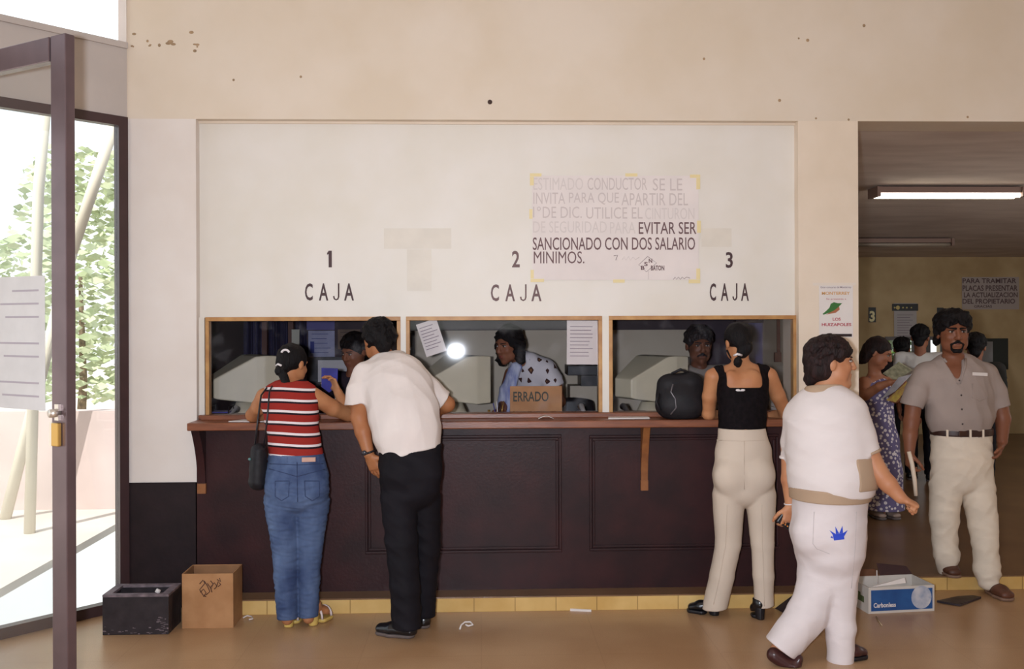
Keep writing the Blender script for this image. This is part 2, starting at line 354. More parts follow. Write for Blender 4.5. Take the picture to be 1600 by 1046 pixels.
# small red and dark marks on the sidelight glass
M_ink = mat('ink_dark', (88, 72, 80), .7); M_redink = mat('ink_red', (196, 120, 104), .7)
for i, (ch, py) in enumerate([('2', 580), ('5', 607), ('4', 634), ('2', 658)]):
    tt = .40; z = at(112, py, sfp(tt, 0).y).z
    text_mb(ch, sfp(tt, z - .02, -.006), -SD, ZU, .022, .045).build('painted_number', M_ink, wf)
# door leaf, swung into the hall
DN = at(111, 500, 3.93); dN = Vector((DN.x, 3.93, 0)); DD = Vector((-.85, .527, 0)).normalized(); DP = Vector((DD.y, -DD.x, 0))
if DP.dot(Vector((0, -1, 0))) < 0: DP = -DP           # faces the camera
DW, DH = 1.45, 2.84
droot = thing('door_1', None, None, (dN.x + DD.x * DW, dN.y + DD.y * DW, 0)); droot['kind'] = 'structure'
def dbar(mb, u0, u1, z0, z1, d0=-.022, d1=.022):
    c = dN + DD * (u0 + u1) / 2 + DP * (d0 + d1) / 2 + Vector((0, 0, (z0 + z1) / 2))
    mb.obox(c, DD * (u1 - u0) / 2, DP * (d1 - d0) / 2, Vector((0, 0, (z1 - z0) / 2)))
o = MB(); dbar(o, 0, .095, .012, DH, -.022, .022); dbar(o, DW - .1, DW, .012, DH); dbar(o, .105, DW - .1, DH - .10, DH); dbar(o, .105, DW - .1, .012, .16)
M_doorf = mat('door_frame_bronze', (112, 94, 98), .3, .1, 6, metal=.55, spec=.6)
dfr = o.build('frame', M_doorf, droot, bevel=.004)
o = MB(); dbar(o, .1, DW - .1, .155, DH - .095, -.004, .004); o.build('pane', M_clear, droot)
M_brass = mat('brass', (196, 156, 84), .3, metal=.7, spec=.6)
M_steel = mat('steel', (214, 206, 196), .3, metal=.8)
zl = at(92, 665, 3.93).z
o = MB(); dbar(o, .03, .075, zl - .085, zl + .01, .022, .04); o.build('lock_plate', M_brass, droot, bevel=.004)
o = MB(); p = dN + DD * .05 + DP * .022; o.tube([p + Vector((0, 0, zl + .05)), p + DP * .04 + Vector((0, 0, zl + .05))], .017, 14); dbar(o, .035, .06, zl + .02, zl + .085, .022, .034); o.build('lock_cylinder', M_steel, droot)
o = MB(); dbar(o, .076, .1, zl - .085, zl + .01, .022, .03); o.build('strike_plate', M_steel, droot)
# sheets of paper taped to the door glass
M_sheet = mat('door_notice_paper', (208, 206, 206), .7, .04, 8)
a_t = .17
dz0, dz1 = at(60, 640, 4.08).z, at(60, 432, 4.08).z
nt = MB(); dbar(nt, .16, .62, dz0, dz1, .005, .0065); no = nt.build('notice', M_sheet); tag(no, 'large pale paper notice taped to the glass of the open door', 'notice')
o = MB()
for i in range(9):
    z = dz1 - .06 - i * .055
    if i in (3, 6): continue
    dbar(o, .2, .2 + .3 * (0.6 + .4 * ((i * 37) % 10) / 10), z - .004, z + .004, .0066, .0072)
o.build('printed_line', mat('faint_print', (168, 160, 168), .7), no)

# ------------------------------------------------------------------ outdoors
M_ground = mat('pale_pavement', (214, 206, 196), .8, .08, 1.2, .05, 20)
o = MB(); o.box((-30, -20, -.16), (-1.95, 5.0, -.10)); o.box((-30, 5.0, -.16), (-3.2, 40, -.10)); struct(o.build('floor_outdoors', M_ground))
M_lowwall = mat('low_wall', (204, 186, 180), .8, .06, 2, .05, 20)
struct(MB().box((-16, 9.2, -.1), (-2.9, 9.4, .83)).build('wall_garden', M_lowwall))
struct(MB().box((-9, 24, -.1), (-3.4, 24.3, 3.4)).build('wall_outdoors', mat('far_white_wall', (226, 222, 214), .8)))
M_leaf = mat('leaf_overexposed', (208, 214, 182), .7, .5, 3, c2=(166, 180, 138)); M_bark = mat('bark', (140, 120, 96), .9, .3, 20)  # overexposure and glass haze are put into this pale leaf colour
def shrub(x, y, z0, z1, r, n_, seed, label):
    rr = random.Random(seed); o = MB()
    for i in range(n_):
        th = rr.uniform(0, 6.283); h = rr.random(); rad = r * (1 - .75 * abs(h - .45)) * rr.random() ** .5
        c = Vector((x + rad * math.cos(th), y + rad * math.sin(th), z0 + h * (z1 - z0)))
        a_ = Vector((rr.gauss(0, 1), rr.gauss(0, 1), rr.gauss(0, .6))).normalized(); b_, c_ = basis(a_); s_ = rr.uniform(.07, .14)
        o.add([c - b_ * s_, c - c_ * s_ * .45, c + b_ * s_, c + c_ * s_ * .45], [(0, 1, 2, 3)])
    root = thing('shrub', label, 'shrub', (x, y, -.1), 'shrubs in the bright garden outside')
    o.build('foliage', M_leaf, root)
    t = MB(); t.tube([(x, y, -.1), (x + .05, y, z0 + .3), (x, y + .03, (z0 + z1) / 2)], [.08, .06, .03], 8); t.build('trunk', M_bark, root)
shrub(-6.0, 14.6, .5, 4.2, 1.15, 1500, 1, 'tall glare-paled green shrub behind the garden wall, seen through the narrow sidelight')
shrub(-8.0, 15.4, .4, 3.0, 1.0, 900, 2, 'shrub behind the garden wall seen through the open door glass')
shrub(-4.0, 13.3, .4, 2.3, .6, 500, 4, 'low shrub behind the garden wall nearest the white pillar')
M_pole = mat('pale_pole', (216, 208, 190), .7)
pl = MB(); pl.tube([at(112, 395, 8.8), at(180, 190, 8.8)], .05, 10); pl.tube([at(112, 395, 8.8), Vector((at(112, 395, 8.8).x - .6, 8.8, -.1))], .05, 10)
tag(pl.build('leaning_pole', M_pole), 'pale pole leaning diagonally outside the sidelight glass', 'pole')
pl = MB(); pl.tube([Vector((at(45, 500, 8.2).x, 8.2, -.1)), at(60, 300, 8.2), at(76, 110, 8.2)], .045, 10)
tag(pl.build('leaning_pole', M_pole), 'pale pole leaning outside the glass of the open door', 'pole')

# ------------------------------------------------------------------ counter
cx0, cx1 = at(291.5, 660, 5.5).x, at(1264, 660, 5.5).x
bx0, bx1 = at(307.5, 760, 5.665).x, at(1278, 760, 5.665).x
ZT_, TH = at(780, 658.5, 5.5).z, .044
croot = thing('counter', 'long dark brown panelled service counter with reddish wood top under the three cashier windows', 'counter', ((cx0 + cx1) / 2, 5.8, ZP))
YC = 5.665
o = MB(); o.box((bx0, YC, ZP), (bx1, YW - .0, ZT_ - TH)); o.box((x_l2 + .002, YW, ZP), (x_r - .002, YB + .02, ZT_ - TH)); o.build('body', M_dark, croot)
o = MB(); o.box((cx0, 5.5, ZT_ - TH), (cx1, YW - .002, ZT_)); o.box((x_l2 + .002, YW - .002, ZT_ - TH), (x_r - .002, YB + .01, ZT_)); o.build('counter_top', M_top, croot, bevel=.006)
def moulding(x0, y0, x1, y1):
    a, c = at(x0, y1, YC), at(x1, y0, YC); w_, t_ = .022, .014; o = MB()
    for k, (ww, tt) in enumerate([(0, .016), (.018, .010)]):
        X0, X1, Z0, Z1 = a.x + ww, c.x - ww, a.z + ww, c.z - ww
        for lo, hi in [((X0, YC - tt, Z0), (X1, YC, Z0 + .016)), ((X0, YC - tt, Z1 - .016), (X1, YC, Z1)), ((X0, YC - tt, Z0 + .016), (X0 + .016, YC, Z1 - .016)), ((X1 - .016, YC - tt, Z0 + .016), (X1, YC, Z1 - .016))]:
            o.box(lo, hi)
    return o.build('panel_moulding', M_dark, croot, bevel=.004)
moulding(571, 679, 877, 866); moulding(921, 678, 1216, 861)
def corbel(px, pybot, depth, mtop, mbot, wd=.05):
    x = at(px, 700, YC).x; zb = at(px, pybot, YC).z; zt = ZT_ - TH
    prof = []
    for i in range(13):
        t = i / 12; prof.append((YC - .004 - depth * (1 - t) ** 2.2 - .012, zt + (zb - zt) * t))
    poly = [(x - wd / 2, YC, zt)] + [(x - wd / 2, y, z) for y, z in prof] + [(x - wd / 2, YC, zb)]
    o = MB(); o.prism(poly, (wd, 0, 0)); c = o.build('bracket', mtop, croot)
    o = MB(); o.box((x - wd / 2 - .002, YC - .02, zb - .004), (x + wd / 2 + .002, YC, zb + .055)); o.build('bracket_foot', mbot, c)
    return c
corbel(316, 770, .13, M_dark, M_rawwood, .045); corbel(1006, 765, .10, M_rawwood, M_rawwood, .04); corbel(1255, 770, .13, M_dark, M_dark, .045)
# raised ledge under the windows
zs = at(780, 646.5, 5.66).z
o = MB(); o.box((x_l2 + .03, 5.66, ZT_), (x_r - .002, 5.71, zs)); o.box((x_l2 + .002, 5.71, ZT_), (x_r - .002, YB + .05, zs - .004)); o.build('ledge', M_top, croot, bevel=.004)

# ------------------------------------------------------------------ three cashier windows
WPX = [(321, 626), (634.5, 941), (951.5, 1245)]
zg1 = zw1; zg0 = zs - .004
for i, (xa, xb) in enumerate(WPX):
    X0, X1 = at(xa, 560, YB - .02).x, at(xb, 560, YB - .02).x; fw = .022; Y0, Y1 = YB - .025, YB + .03
    o = MB(); o.box((X0, Y0, zg1 - fw), (X1, Y1, zg1 + .002)); o.box((X0, Y0, zg0), (X0 + fw, Y1, zg1 - fw)); o.box((X1 - fw, Y0, zg0), (X1, Y1, zg1 - fw))
    wo = struct(o.build('window_%d' % (i + 1), M_pine, bevel=.002))
    t = math.radians(-1.94 if i == 1 else 0.15); tz = math.radians(.7 if i == 1 else 0.0)
    if i == 0: tz = math.radians(0.3)
    c = Vector(((X0 + X1) / 2, YB + .005, (zg0 + zg1 - fw) / 2)); R = Matrix.Rotation(tz, 3, 'Z') @ Matrix.Rotation(t, 3, 'X')
    o = MB(); o.obox(c, R @ Vector(((X1 - X0) / 2 - fw + .001, 0, 0)), R @ Vector((0, .0025, 0)), R @ Vector((0, 0, (zg1 - fw - zg0) / 2))); o.build('pane', M_glass, wo)
for xa, xb in [(626, 634.5), (941, 951.5)]:
    o = MB(); o.box((at(xa, 560, YB - .02).x, YB - .022, zg0), (at(xb, 560, YB - .02).x, YB + .03, zg1)); struct(o.build('trim_7', M_board))

# ------------------------------------------------------------------ big stencilled poster
YP = YB - .003
proot = thing('poster', 'large hand stencilled white seat belt notice taped above the second and third windows', 'poster', at(960, 438, YP))
a, c = at(832, 438, YP), at(1091, 275, YP)
o = MB(); o.box((a.x, YP - .001, a.z), (c.x, YP, c.z)); o.build('sheet', mat('poster_paper', (230, 220, 217), .65, .03, 5), proot)
M_tape = mat('masking_tape', (230, 212, 160), .5)
for x0, y0, x1, y1 in [(828, 271, 846, 276), (828, 276.5, 834, 290), (977, 271, 996, 276), (1078, 273, 1094, 278), (1088, 278.5, 1094, 296), (827, 327, 832, 342), (1089, 345, 1095, 364), (829, 422, 834, 435.5), (829, 436, 850, 441), (958, 437, 976, 442), (1076, 437, 1094, 443), (1088, 420, 1094, 436.5)]:
    patch(x0, y0, x1, y1, YP - .0012, M_tape, 'tape_strip', proot, t=.0003 + .0001 * (int(x1 + y1) % 9))
M_pencil = mat('pencil_outline', (203, 191, 189), .7); M_pencil2 = mat('pencil_faint', (213, 203, 200), .7); M_stencil = mat('stencil_ink', (112, 86, 88), .7)
YT = YP - .0014
def ptext(s, x0, y0, x1, y1, m_, bold=.0): return wall_text(s, x0, y0, x1, y1, YT, bold=bold * .3).build('stencilled_text', m_, proot)
ptext('ESTIMADO', 833.5, 278, 911, 297, M_pencil2); ptext('CONDUCTOR', 918, 278, 1011, 297, M_pencil); ptext('SE LE', 1020, 279, 1066, 298, M_pencil)
ptext('INVITA', 833.5, 301, 883, 319, M_pencil); ptext('PARA QUE', 889, 301, 967, 320, M_pencil); ptext('APARTIR DEL', 971, 302, 1075, 321, M_pencil)
ptext('1º', 833, 323, 845, 340, M_pencil); ptext('DE DIC.', 848, 323, 909, 341, M_pencil); ptext('UTILICE EL', 916, 324, 1004, 342, M_pencil); ptext('CINTURON', 1008, 325, 1085, 343, M_pencil2)
ptext('DE SEGURIDAD', 833, 346, 948, 364, M_pencil2); ptext('PARA', 953, 347, 993, 365, M_pencil2); ptext('EVITAR SER', 998, 347, 1088, 366, M_stencil, .02)
ptext('SANCIONADO CON DOS SALARIO', 832.5, 371, 1086, 391, M_stencil, .02); ptext('MINIMOS.', 834, 393, 913, 412, M_stencil)
# diamond drawing and small scribbles at the bottom of the notice
def scrib(pts, Y, r, n=5):
    o = MB(); o.tube([at(x, y, Y) for x, y in pts], r, n); return o
scrib([(1012, 401), (998, 414), (1010, 425), (1026, 411), (1012, 401)], YT, .0012).build('drawn_diamond', M_stencil, proot)
scrib([(1013, 424), (1013, 437)], YT, .0012).build('drawn_line', M_pencil, proot)
for k, (x, y) in enumerate([(1004, 419), (1009, 413), (1016, 408)]):
    wall_text('BSN'[k], x - 2.5, y - 3.5, x + 3, y + 3, YT, bold=.03).build('stencilled_text', M_stencil, proot)
wall_text('BATON', 1017, 415, 1038, 423, YT, bold=.03).build('stencilled_text', M_stencil, proot)
scrib([(1052, 437), (1055, 433), (1057, 437), (1060, 433), (1063, 437), (1066, 433), (1069, 436), (1073, 433), (1078, 435)], YT, .0014).build('signature', M_stencil, proot)
scrib([(959, 400), (965, 399), (962, 407)], YT, .0016).build('handwriting', M_stencil, proot)
scrib([(972, 406), (975, 401), (978, 407), (982, 401), (985, 407), (989, 402), (993, 406), (999, 402)], YT, .0011).build('handwriting', M_pencil, proot)

# ------------------------------------------------------------------ chilli concert bill on the right pillar
YQ = YW - .002
r2 = thing('poster', 'white concert bill with a green chilli pepper taped to the right pillar', 'poster', at(1306, 528, YQ))
a, c = at(1280, 528, YQ), at(1332.5, 444.5, YQ); o = MB(); o.box((a.x, YQ - .001, a.z), (c.x, YQ, c.z)); o.build('sheet', M_paper, r2)
M_or = mat('ink_orange', (206, 158, 100), .6); M_rd = mat('ink_crimson', (176, 72, 84), .6); M_gn = mat('ink_green', (56, 110, 52), .6); M_bk = mat('ink_black', (48, 34, 36), .6); M_gy = mat('ink_grey', (140, 124, 134), .6)
YQ2 = YQ - .0012
def q(s, x0, y0, x1, y1, m_, bold=.03): wall_text(s, x0, y0, x1, y1, YQ2, bold=bold).build('printed_text', m_, r2)
q('Gran concurso de Monterrey', 1282, 447.5, 1330, 451.5, M_gy, .01); q('MONTERREY', 1284, 456, 1328, 461, M_or); q('Se presenta a', 1291, 466, 1322, 469.5, M_rd, .0); q('LOS', 1301, 496.5, 1313.5, 501.5, M_rd); q('HUIZAPOLES', 1284, 505, 1330, 510, M_rd)
o = MB(); pts = [(1285, 491), (1291, 486), (1296, 481), (1298, 475), (1303, 472.5), (1309, 474), (1316, 474), (1310, 480), (1304, 485), (1296, 489), (1287, 492)]
o.prism([at(x, y, YQ2) for x, y in pts], (0, -.0004, 0)); o.build('printed_chilli', M_gn, r2)
o = MB(); pts = [(1296, 489), (1304, 485), (1311, 479), (1312, 484), (1306, 489), (1290, 492)]; o.prism([at(x, y, YQ2) for x, y in pts], (0, -.0003, 0)); o.build('printed_shade', mat('ink_rust', (168, 104, 72), .6), r2)
patch(1284, 522, 1331, 526.5, YQ - .001, M_bk, 'printed_bar', r2)
patch(1270, 442, 1337, 446.5, YQ - .001, mat('clear_tape', (226, 214, 202), .35), 'tape_strip', r2)
# ------------------------------------------------------------------ SDF modelling (smooth unions, polygonised by surface nets)
def V3(p): return np.array((p[0], p[1], p[2]), np.float32)
class Shape:
    """a union of smooth primitives; each primitive: (distance fn, bounding lo, bounding hi, blend radius)"""
    def __init__(s): s.p = []; s.cuts = []
    def cap(s, a, b, ra, rb=None, k=.02):
        rb = ra if rb is None else rb; a, b = V3(a), V3(b); ab = b - a; L2 = max(float(ab @ ab), 1e-9)
        def fn(P):
            t = np.clip((P - a) @ ab / L2, 0, 1); q = P - a - t[..., None] * ab
            return np.sqrt((q * q).sum(-1)) - (ra + (rb - ra) * t)
        r = max(ra, rb); s.p.append((fn, np.minimum(a, b) - r, np.maximum(a, b) + r, k)); return s
    def ecap(s, a, b, wa, wb, u, k=.03):
        """tapered capsule of elliptic section; wa = (half width along u, half depth) at a, wb at b"""
        a, b = V3(a), V3(b); ab = b - a; L = max(float(np.sqrt(ab @ ab)), 1e-6); ax = ab / L
        u = V3(u); u = u - ax * (u @ ax); u /= np.sqrt(u @ u); v = np.cross(ax, u)
        def fn(P):
            d = P - a; h = d @ ax; t = np.clip(h / L, 0, 1); W = wa[0] + (wb[0] - wa[0]) * t; D = wa[1] + (wb[1] - wa[1]) * t
            e = (h - t * L) / np.minimum(W, D); x = (d @ u); y = (d @ v)
            r = np.sqrt((x / W) ** 2 + (y / D) ** 2 + e * e); q = np.sqrt(x * x + y * y + (h - t * L) ** 2)
            return np.where(r > 1e-3, (r - 1) * q / np.maximum(r, 1e-3), -np.minimum(W, D))
        r = max(*wa, *wb); s.p.append((fn, np.minimum(a, b) - r, np.maximum(a, b) + r, k)); return s
    def ell(s, c, r, R=None, k=.02):
        c = V3(c); r = np.array(r, np.float32); M = np.eye(3, dtype=np.float32) if R is None else np.array([[R[i][j] for j in range(3)] for i in range(3)], np.float32)
        def fn(P):
            q = (P - c) @ M; e = np.sqrt(((q / r) ** 2).sum(-1)); d = np.sqrt((q * q).sum(-1))
            return np.where(e > 1e-3, (e - 1) * d / np.maximum(e, 1e-3), -r.min())
        s.p.append((fn, c - r.max(), c + r.max(), k)); return s
    def plane(s, c, nrm, k=.004):
        """keeps the side away from nrm"""
        c, nn = V3(c), V3(Vector(nrm).normalized()); s.cuts.append((lambda P: (P - c) @ nn, k)); return s
    def minus(s, other, k=.01):
        """subtracts another Shape"""
        def fn(P):
            d = None
            for f, lo, hi, kk in other.p:
                e = f(P); d = e if d is None else np.minimum(d, e)
            return -d
        s.cuts.append((fn, k)); return s
    def group(s, o, k=.02):
        """adds another Shape, trimmed by its own cuts, as one primitive"""
        def fn(P):
            d = None
            for f, lo, hi, kk in o.p:
                e = f(P)
                if d is None: d = e
                else: hh = np.maximum(kk - np.abs(d - e), 0) / kk; d = np.minimum(d, e) - hh * hh * kk * .25
            for f, kk in o.cuts: e = f(P); hh = np.maximum(kk - np.abs(d - e), 0) / kk; d = np.maximum(d, e) + hh * hh * kk * .25
            return d
        s.p.append((fn, np.min([q[1] for q in o.p], 0), np.max([q[2] for q in o.p], 0), k)); return s
    def mesh(s, h=.006, noise=None, pad=.02):
        lo = np.min([p[1] for p in s.p], 0) - pad; hi = np.max([p[2] for p in s.p], 0) + pad
        n = np.ceil((hi - lo) / h).astype(int) + 1
        D = np.full(tuple(n), 1.0, np.float32)
        ax = [(lo[i] + h * np.arange(n[i])).astype(np.float32) for i in range(3)]
        for fn, pl, ph, k in s.p:
            m = k + 2.5 * h + .012
            i0 = np.maximum(np.floor((pl - m - lo) / h).astype(int), 0); i1 = np.minimum(np.ceil((ph + m - lo) / h).astype(int) + 1, n)
            P = np.stack(np.meshgrid(ax[0][i0[0]:i1[0]], ax[1][i0[1]:i1[1]], ax[2][i0[2]:i1[2]], indexing='ij'), -1)
            d = fn(P).astype(np.float32); sl = (slice(i0[0], i1[0]), slice(i0[1], i1[1]), slice(i0[2], i1[2])); o = D[sl]
            hh = np.maximum(k - np.abs(o - d), 0) / k; D[sl] = np.minimum(o, d) - hh * hh * k * .25
        near = np.abs(D) < .05
        for i in (0, 1, 2): pass
        idx = np.nonzero(D < .05)
        P = np.stack([ax[0][idx[0]], ax[1][idx[1]], ax[2][idx[2]]], -1); d = D[idx]
        if noise:
            rg = np.random.RandomState(noise.get('seed', 1)); amp = noise['amp']; f = noise['freq']; st = np.array(noise.get('stretch', (1, 1, 1)), np.float32)
            acc = np.zeros(len(d), np.float32); wv = np.sin((P * st) @ rg.normal(0, f * .5, 3) + 1) * 1.3
            for q in range(5):
                kv = rg.normal(0, f, 3).astype(np.float32); acc += 1.27 - 2 * np.abs(np.sin(.6 * ((P * st) @ kv) + rg.uniform(0, 6.28) + wv * (q % 2 + .5)))
            d = d - amp * acc / 3
        for fn, k in s.cuts:
            e = fn(P).astype(np.float32); hh = np.maximum(k - np.abs(d - e), 0) / k; d = np.maximum(d, e) + hh * hh * k * .25
        D[idx] = d
        return surfnet(D, lo, h)
def surfnet(D, lo, h):
    S = D < 0; nz = np.nonzero(S)
    c0 = [max(int(a.min()) - 2, 0) for a in nz]; c1 = [int(a.max()) + 3 for a in nz]
    D = D[c0[0]:c1[0], c0[1]:c1[1], c0[2]:c1[2]]; S = D < 0; lo = lo + h * np.array(c0)
    cnt = np.zeros(tuple(x - 1 for x in D.shape), np.uint8); X, Y, Z = D.shape
    crn = [(i, j, k) for i in (0, 1) for j in (0, 1) for k in (0, 1)]
    for i, j, k in crn: cnt += S[i:X - 1 + i, j:Y - 1 + j, k:Z - 1 + k]
    act = np.nonzero((cnt > 0) & (cnt < 8)); N = len(act[0]); idm = np.full(cnt.shape, -1, np.int32); idm[act] = np.arange(N)
    val = {c: D[act[0] + c[0], act[1] + c[1], act[2] + c[2]] for c in crn}
    pos = np.zeros((N, 3), np.float32); num = np.zeros(N, np.float32)
    for a in crn:
        for axis in range(3):
            if a[axis] == 1: continue
            b = list(a); b[axis] = 1; b = tuple(b); da, db = val[a], val[b]; mk = (da < 0) != (db < 0)
            t = np.where(mk, da / np.where(mk, da - db, 1), 0); pp = np.tile(np.array(a, np.float32), (N, 1)); pp[:, axis] += t
            pos += pp * mk[:, None]; num += mk
    verts = lo + h * (np.stack(act, -1) + pos / num[:, None])
    quads = []
    for axis in range(3):
        o1, o2 = [(1, 2), (2, 0), (0, 1)][axis]
        sl0 = [slice(1, -1)] * 3; sl0[axis] = slice(0, -1); sl1 = list(sl0); sl1[axis] = slice(1, None)
        A, B = S[tuple(sl0)], S[tuple(sl1)]
        for mk, flip in ((A & ~B, False), (~A & B, True)):
            e = np.stack(np.nonzero(mk), -1)
            if not len(e): continue
            off = np.ones(3, int); off[axis] = 0; e = e + off
            def cell(d1, d2): c = e.copy(); c[:, o1] -= d1; c[:, o2] -= d2; return idm[c[:, 0], c[:, 1], c[:, 2]]
            qd = np.stack([cell(1, 1), cell(0, 1), cell(0, 0), cell(1, 0)], -1)
            quads.append(qd[:, ::-1] if flip else qd)
    return verts, np.concatenate(quads)
def sdf_obj(name, shape, m, parent=None, h=.006, noise=None, smooth=0):
    v, f = shape.mesh(h, noise); me = bpy.data.meshes.new(name)
    me.vertices.add(len(v)); me.vertices.foreach_set('co', v.astype(np.float32).ravel())
    me.loops.add(len(f) * 4); me.loops.foreach_set('vertex_index', f.astype(np.int32).ravel())
    me.polygons.add(len(f)); me.polygons.foreach_set('loop_start', np.arange(0, len(f) * 4, 4, dtype=np.int32)); me.polygons.foreach_set('loop_total', np.full(len(f), 4, np.int32))
    me.polygons.foreach_set('use_smooth', np.ones(len(f), bool)); me.update(calc_edges=True)
    o = link_mesh(name, me, m, parent)
    if smooth:
        md = o.modifiers.new('smooth', 'CORRECTIVE_SMOOTH' if False else 'SMOOTH'); md.iterations = smooth; md.factor = .5
    return o

# ------------------------------------------------------------------ rooms behind: office and waiting hall
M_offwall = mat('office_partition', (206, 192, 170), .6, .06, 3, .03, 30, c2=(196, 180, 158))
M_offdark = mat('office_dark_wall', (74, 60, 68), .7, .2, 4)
M_offbeam = mat('office_beam', (58, 44, 48), .6)
M_hallwall = mat('hall_wall', (198, 172, 130), .7, .08, 2, .03, 30, c2=(174, 146, 104))
M_hallceil = mat('hall_ceiling', (216, 198, 186), .8, .16, 1.5, .15, 14, c2=(194, 174, 162), stretch=(1, 3, 1))
XO0, XO1 = x_l + .16, x_r2 - .06
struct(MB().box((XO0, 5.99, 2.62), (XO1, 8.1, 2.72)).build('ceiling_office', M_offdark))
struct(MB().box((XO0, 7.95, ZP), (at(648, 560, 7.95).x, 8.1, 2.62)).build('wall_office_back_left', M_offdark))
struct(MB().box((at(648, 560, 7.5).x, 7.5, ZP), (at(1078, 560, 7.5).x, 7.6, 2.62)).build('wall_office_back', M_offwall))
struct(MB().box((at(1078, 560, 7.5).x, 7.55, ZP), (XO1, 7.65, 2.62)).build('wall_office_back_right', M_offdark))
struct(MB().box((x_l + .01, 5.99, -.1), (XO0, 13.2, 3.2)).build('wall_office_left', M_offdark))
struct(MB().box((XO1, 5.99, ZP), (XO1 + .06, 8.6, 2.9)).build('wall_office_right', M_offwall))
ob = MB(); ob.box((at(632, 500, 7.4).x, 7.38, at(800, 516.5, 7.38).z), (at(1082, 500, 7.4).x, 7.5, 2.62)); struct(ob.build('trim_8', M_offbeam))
YFAR = 13.0
zf = at(1450, 403.5, YFAR).z; zn = 2.97
struct(MB().prism([(XO0, YW + .3, zn), (8.2, YW + .3, zn), (8.2, YFAR + .2, zf), (XO0, YFAR + .2, zf)], (0, 0, .2)).build('ceiling_hall', M_hallceil))
o = MB(); o.box((8.2, YW, -.1), (8.4, YFAR + .2, 1.0)); o.box((8.2, YW, 2.3), (8.4, YFAR + .2, 3.3)); o.box((8.2, YW, 1.0), (8.4, 6.6, 2.3)); o.box((8.2, 9.6, 1.0), (8.4, YFAR + .2, 2.3)); struct(o.build('wall_hall_right', M_hallwall))  # unseen wall; its opening is added to let more daylight into the hall
# far wall with a window opening
wx0, wx1 = at(1383, 545, YFAR).x, at(1474, 545, YFAR).x; wzt = at(1430, 529, YFAR).z; wzb = .95
o = MB(); o.box((XO0, YFAR, ZP), (wx0, YFAR + .2, 2.6)); o.box((wx1, YFAR, ZP), (8.2, YFAR + .2, 2.6)); o.box((wx0, YFAR, wzt), (wx1, YFAR + .2, 2.6)); o.box((wx0, YFAR, ZP), (wx1, YFAR + .2, wzb))
struct(o.build('wall_hall_back', M_hallwall))
o = MB()
for k in range(5):
    x = wx0 + (wx1 - wx0) * k / 4; o.box((x - .02, YFAR - .01, wzb), (x + .02, YFAR + .05, wzt))
for z in (wzb, wzt): o.box((wx0, YFAR - .012, z - .025), (wx1, YFAR + .06, z + .025))
w5 = struct(o.build('window_5', M_frame)); MB().box((wx0, YFAR + .02, wzb), (wx1, YFAR + .026, wzt)).build('pane', M_clear, w5)
M_leafd = mat('leaf_deep', (92, 128, 44), .6, .5, 4, c2=(52, 84, 30))
for i, (xx, yy, sd) in enumerate([(wx0 + .2, 14.0, 5), (wx1 + .1, 15.3, 6)]):
    rr = random.Random(sd); o = MB()
    for k in range(1500):
        th = rr.uniform(0, 6.283); hgt = rr.random(); rad = .48 * rr.random() ** .5
        c = Vector((xx + rad * math.cos(th), yy + .5 * rad * math.sin(th), .3 + hgt * 2.3)); a_ = Vector((rr.gauss(0, 1), rr.gauss(0, 1), rr.gauss(0, .6))).normalized(); b_, c_ = basis(a_); s_ = rr.uniform(.05, .1)
        o.add([c - b_ * s_, c - c_ * s_ * .45, c + b_ * s_, c + c_ * s_ * .45], [(0, 1, 2, 3)])
    root = thing('shrub', ['green shrub outside the back window, behind the reading woman in the flowered dress', 'green shrub outside the back window, behind the man in the grey shirt'][i], 'shrub', (xx, yy, -.1))
    o.build('foliage', M_leafd, root); t = MB(); t.tube([(xx, yy, -.1), (xx, yy, 1.2)], [.04, .02], 8); t.build('trunk', M_bark, root)

# fluorescent fixtures on the hall ceiling
def ceilz(y): return zn + (zf - zn) * (y - YW - .3) / (YFAR + .2 - YW - .3)
M_fix = mat('fixture_brown', (136, 108, 96), .5); M_tube = mat('lit_tube', (250, 246, 232), .4, emit=((255, 246, 226), 8.0)); M_tubeoff = mat('unlit_tube', (168, 152, 136), .4)
def fixture(x0, x1, y, on, label):
    z = ceilz(y + .14) - .004; root = thing('fluorescent_light', label, 'ceiling light', ((x0 + x1) / 2, y, z - .09), 'fluorescent fixtures on the hall ceiling')
    o = MB(); o.box((x0 + .03, y - .05, z - .05), (x1 - .03, y + .12, z - .0)); o.box((x0, y - .07, z - .085), (x0 + .03, y + .14, z + .0)); o.box((x1 - .03, y - .07, z - .085), (x1, y + .14, z + .0)); o.build('housing', M_fix, root)
    for k in (-.02, .07):
        o = MB(); o.tube([(x0 + .03, y + k, z - .07), (x1 - .03, y + k, z - .07)], .019, 12); o.build('tube', M_tube if on else M_tubeoff, root)
fx = at(1366, 300, 8.2).x; fixture(fx, fx + 1.3, 8.2, True, 'lit double tube ceiling light over the hall entrance')
fx = at(1487, 384, 11.2).x; fixture(fx - 1.3, fx, 11.2, False, 'unlit ceiling light farther back in the hall')

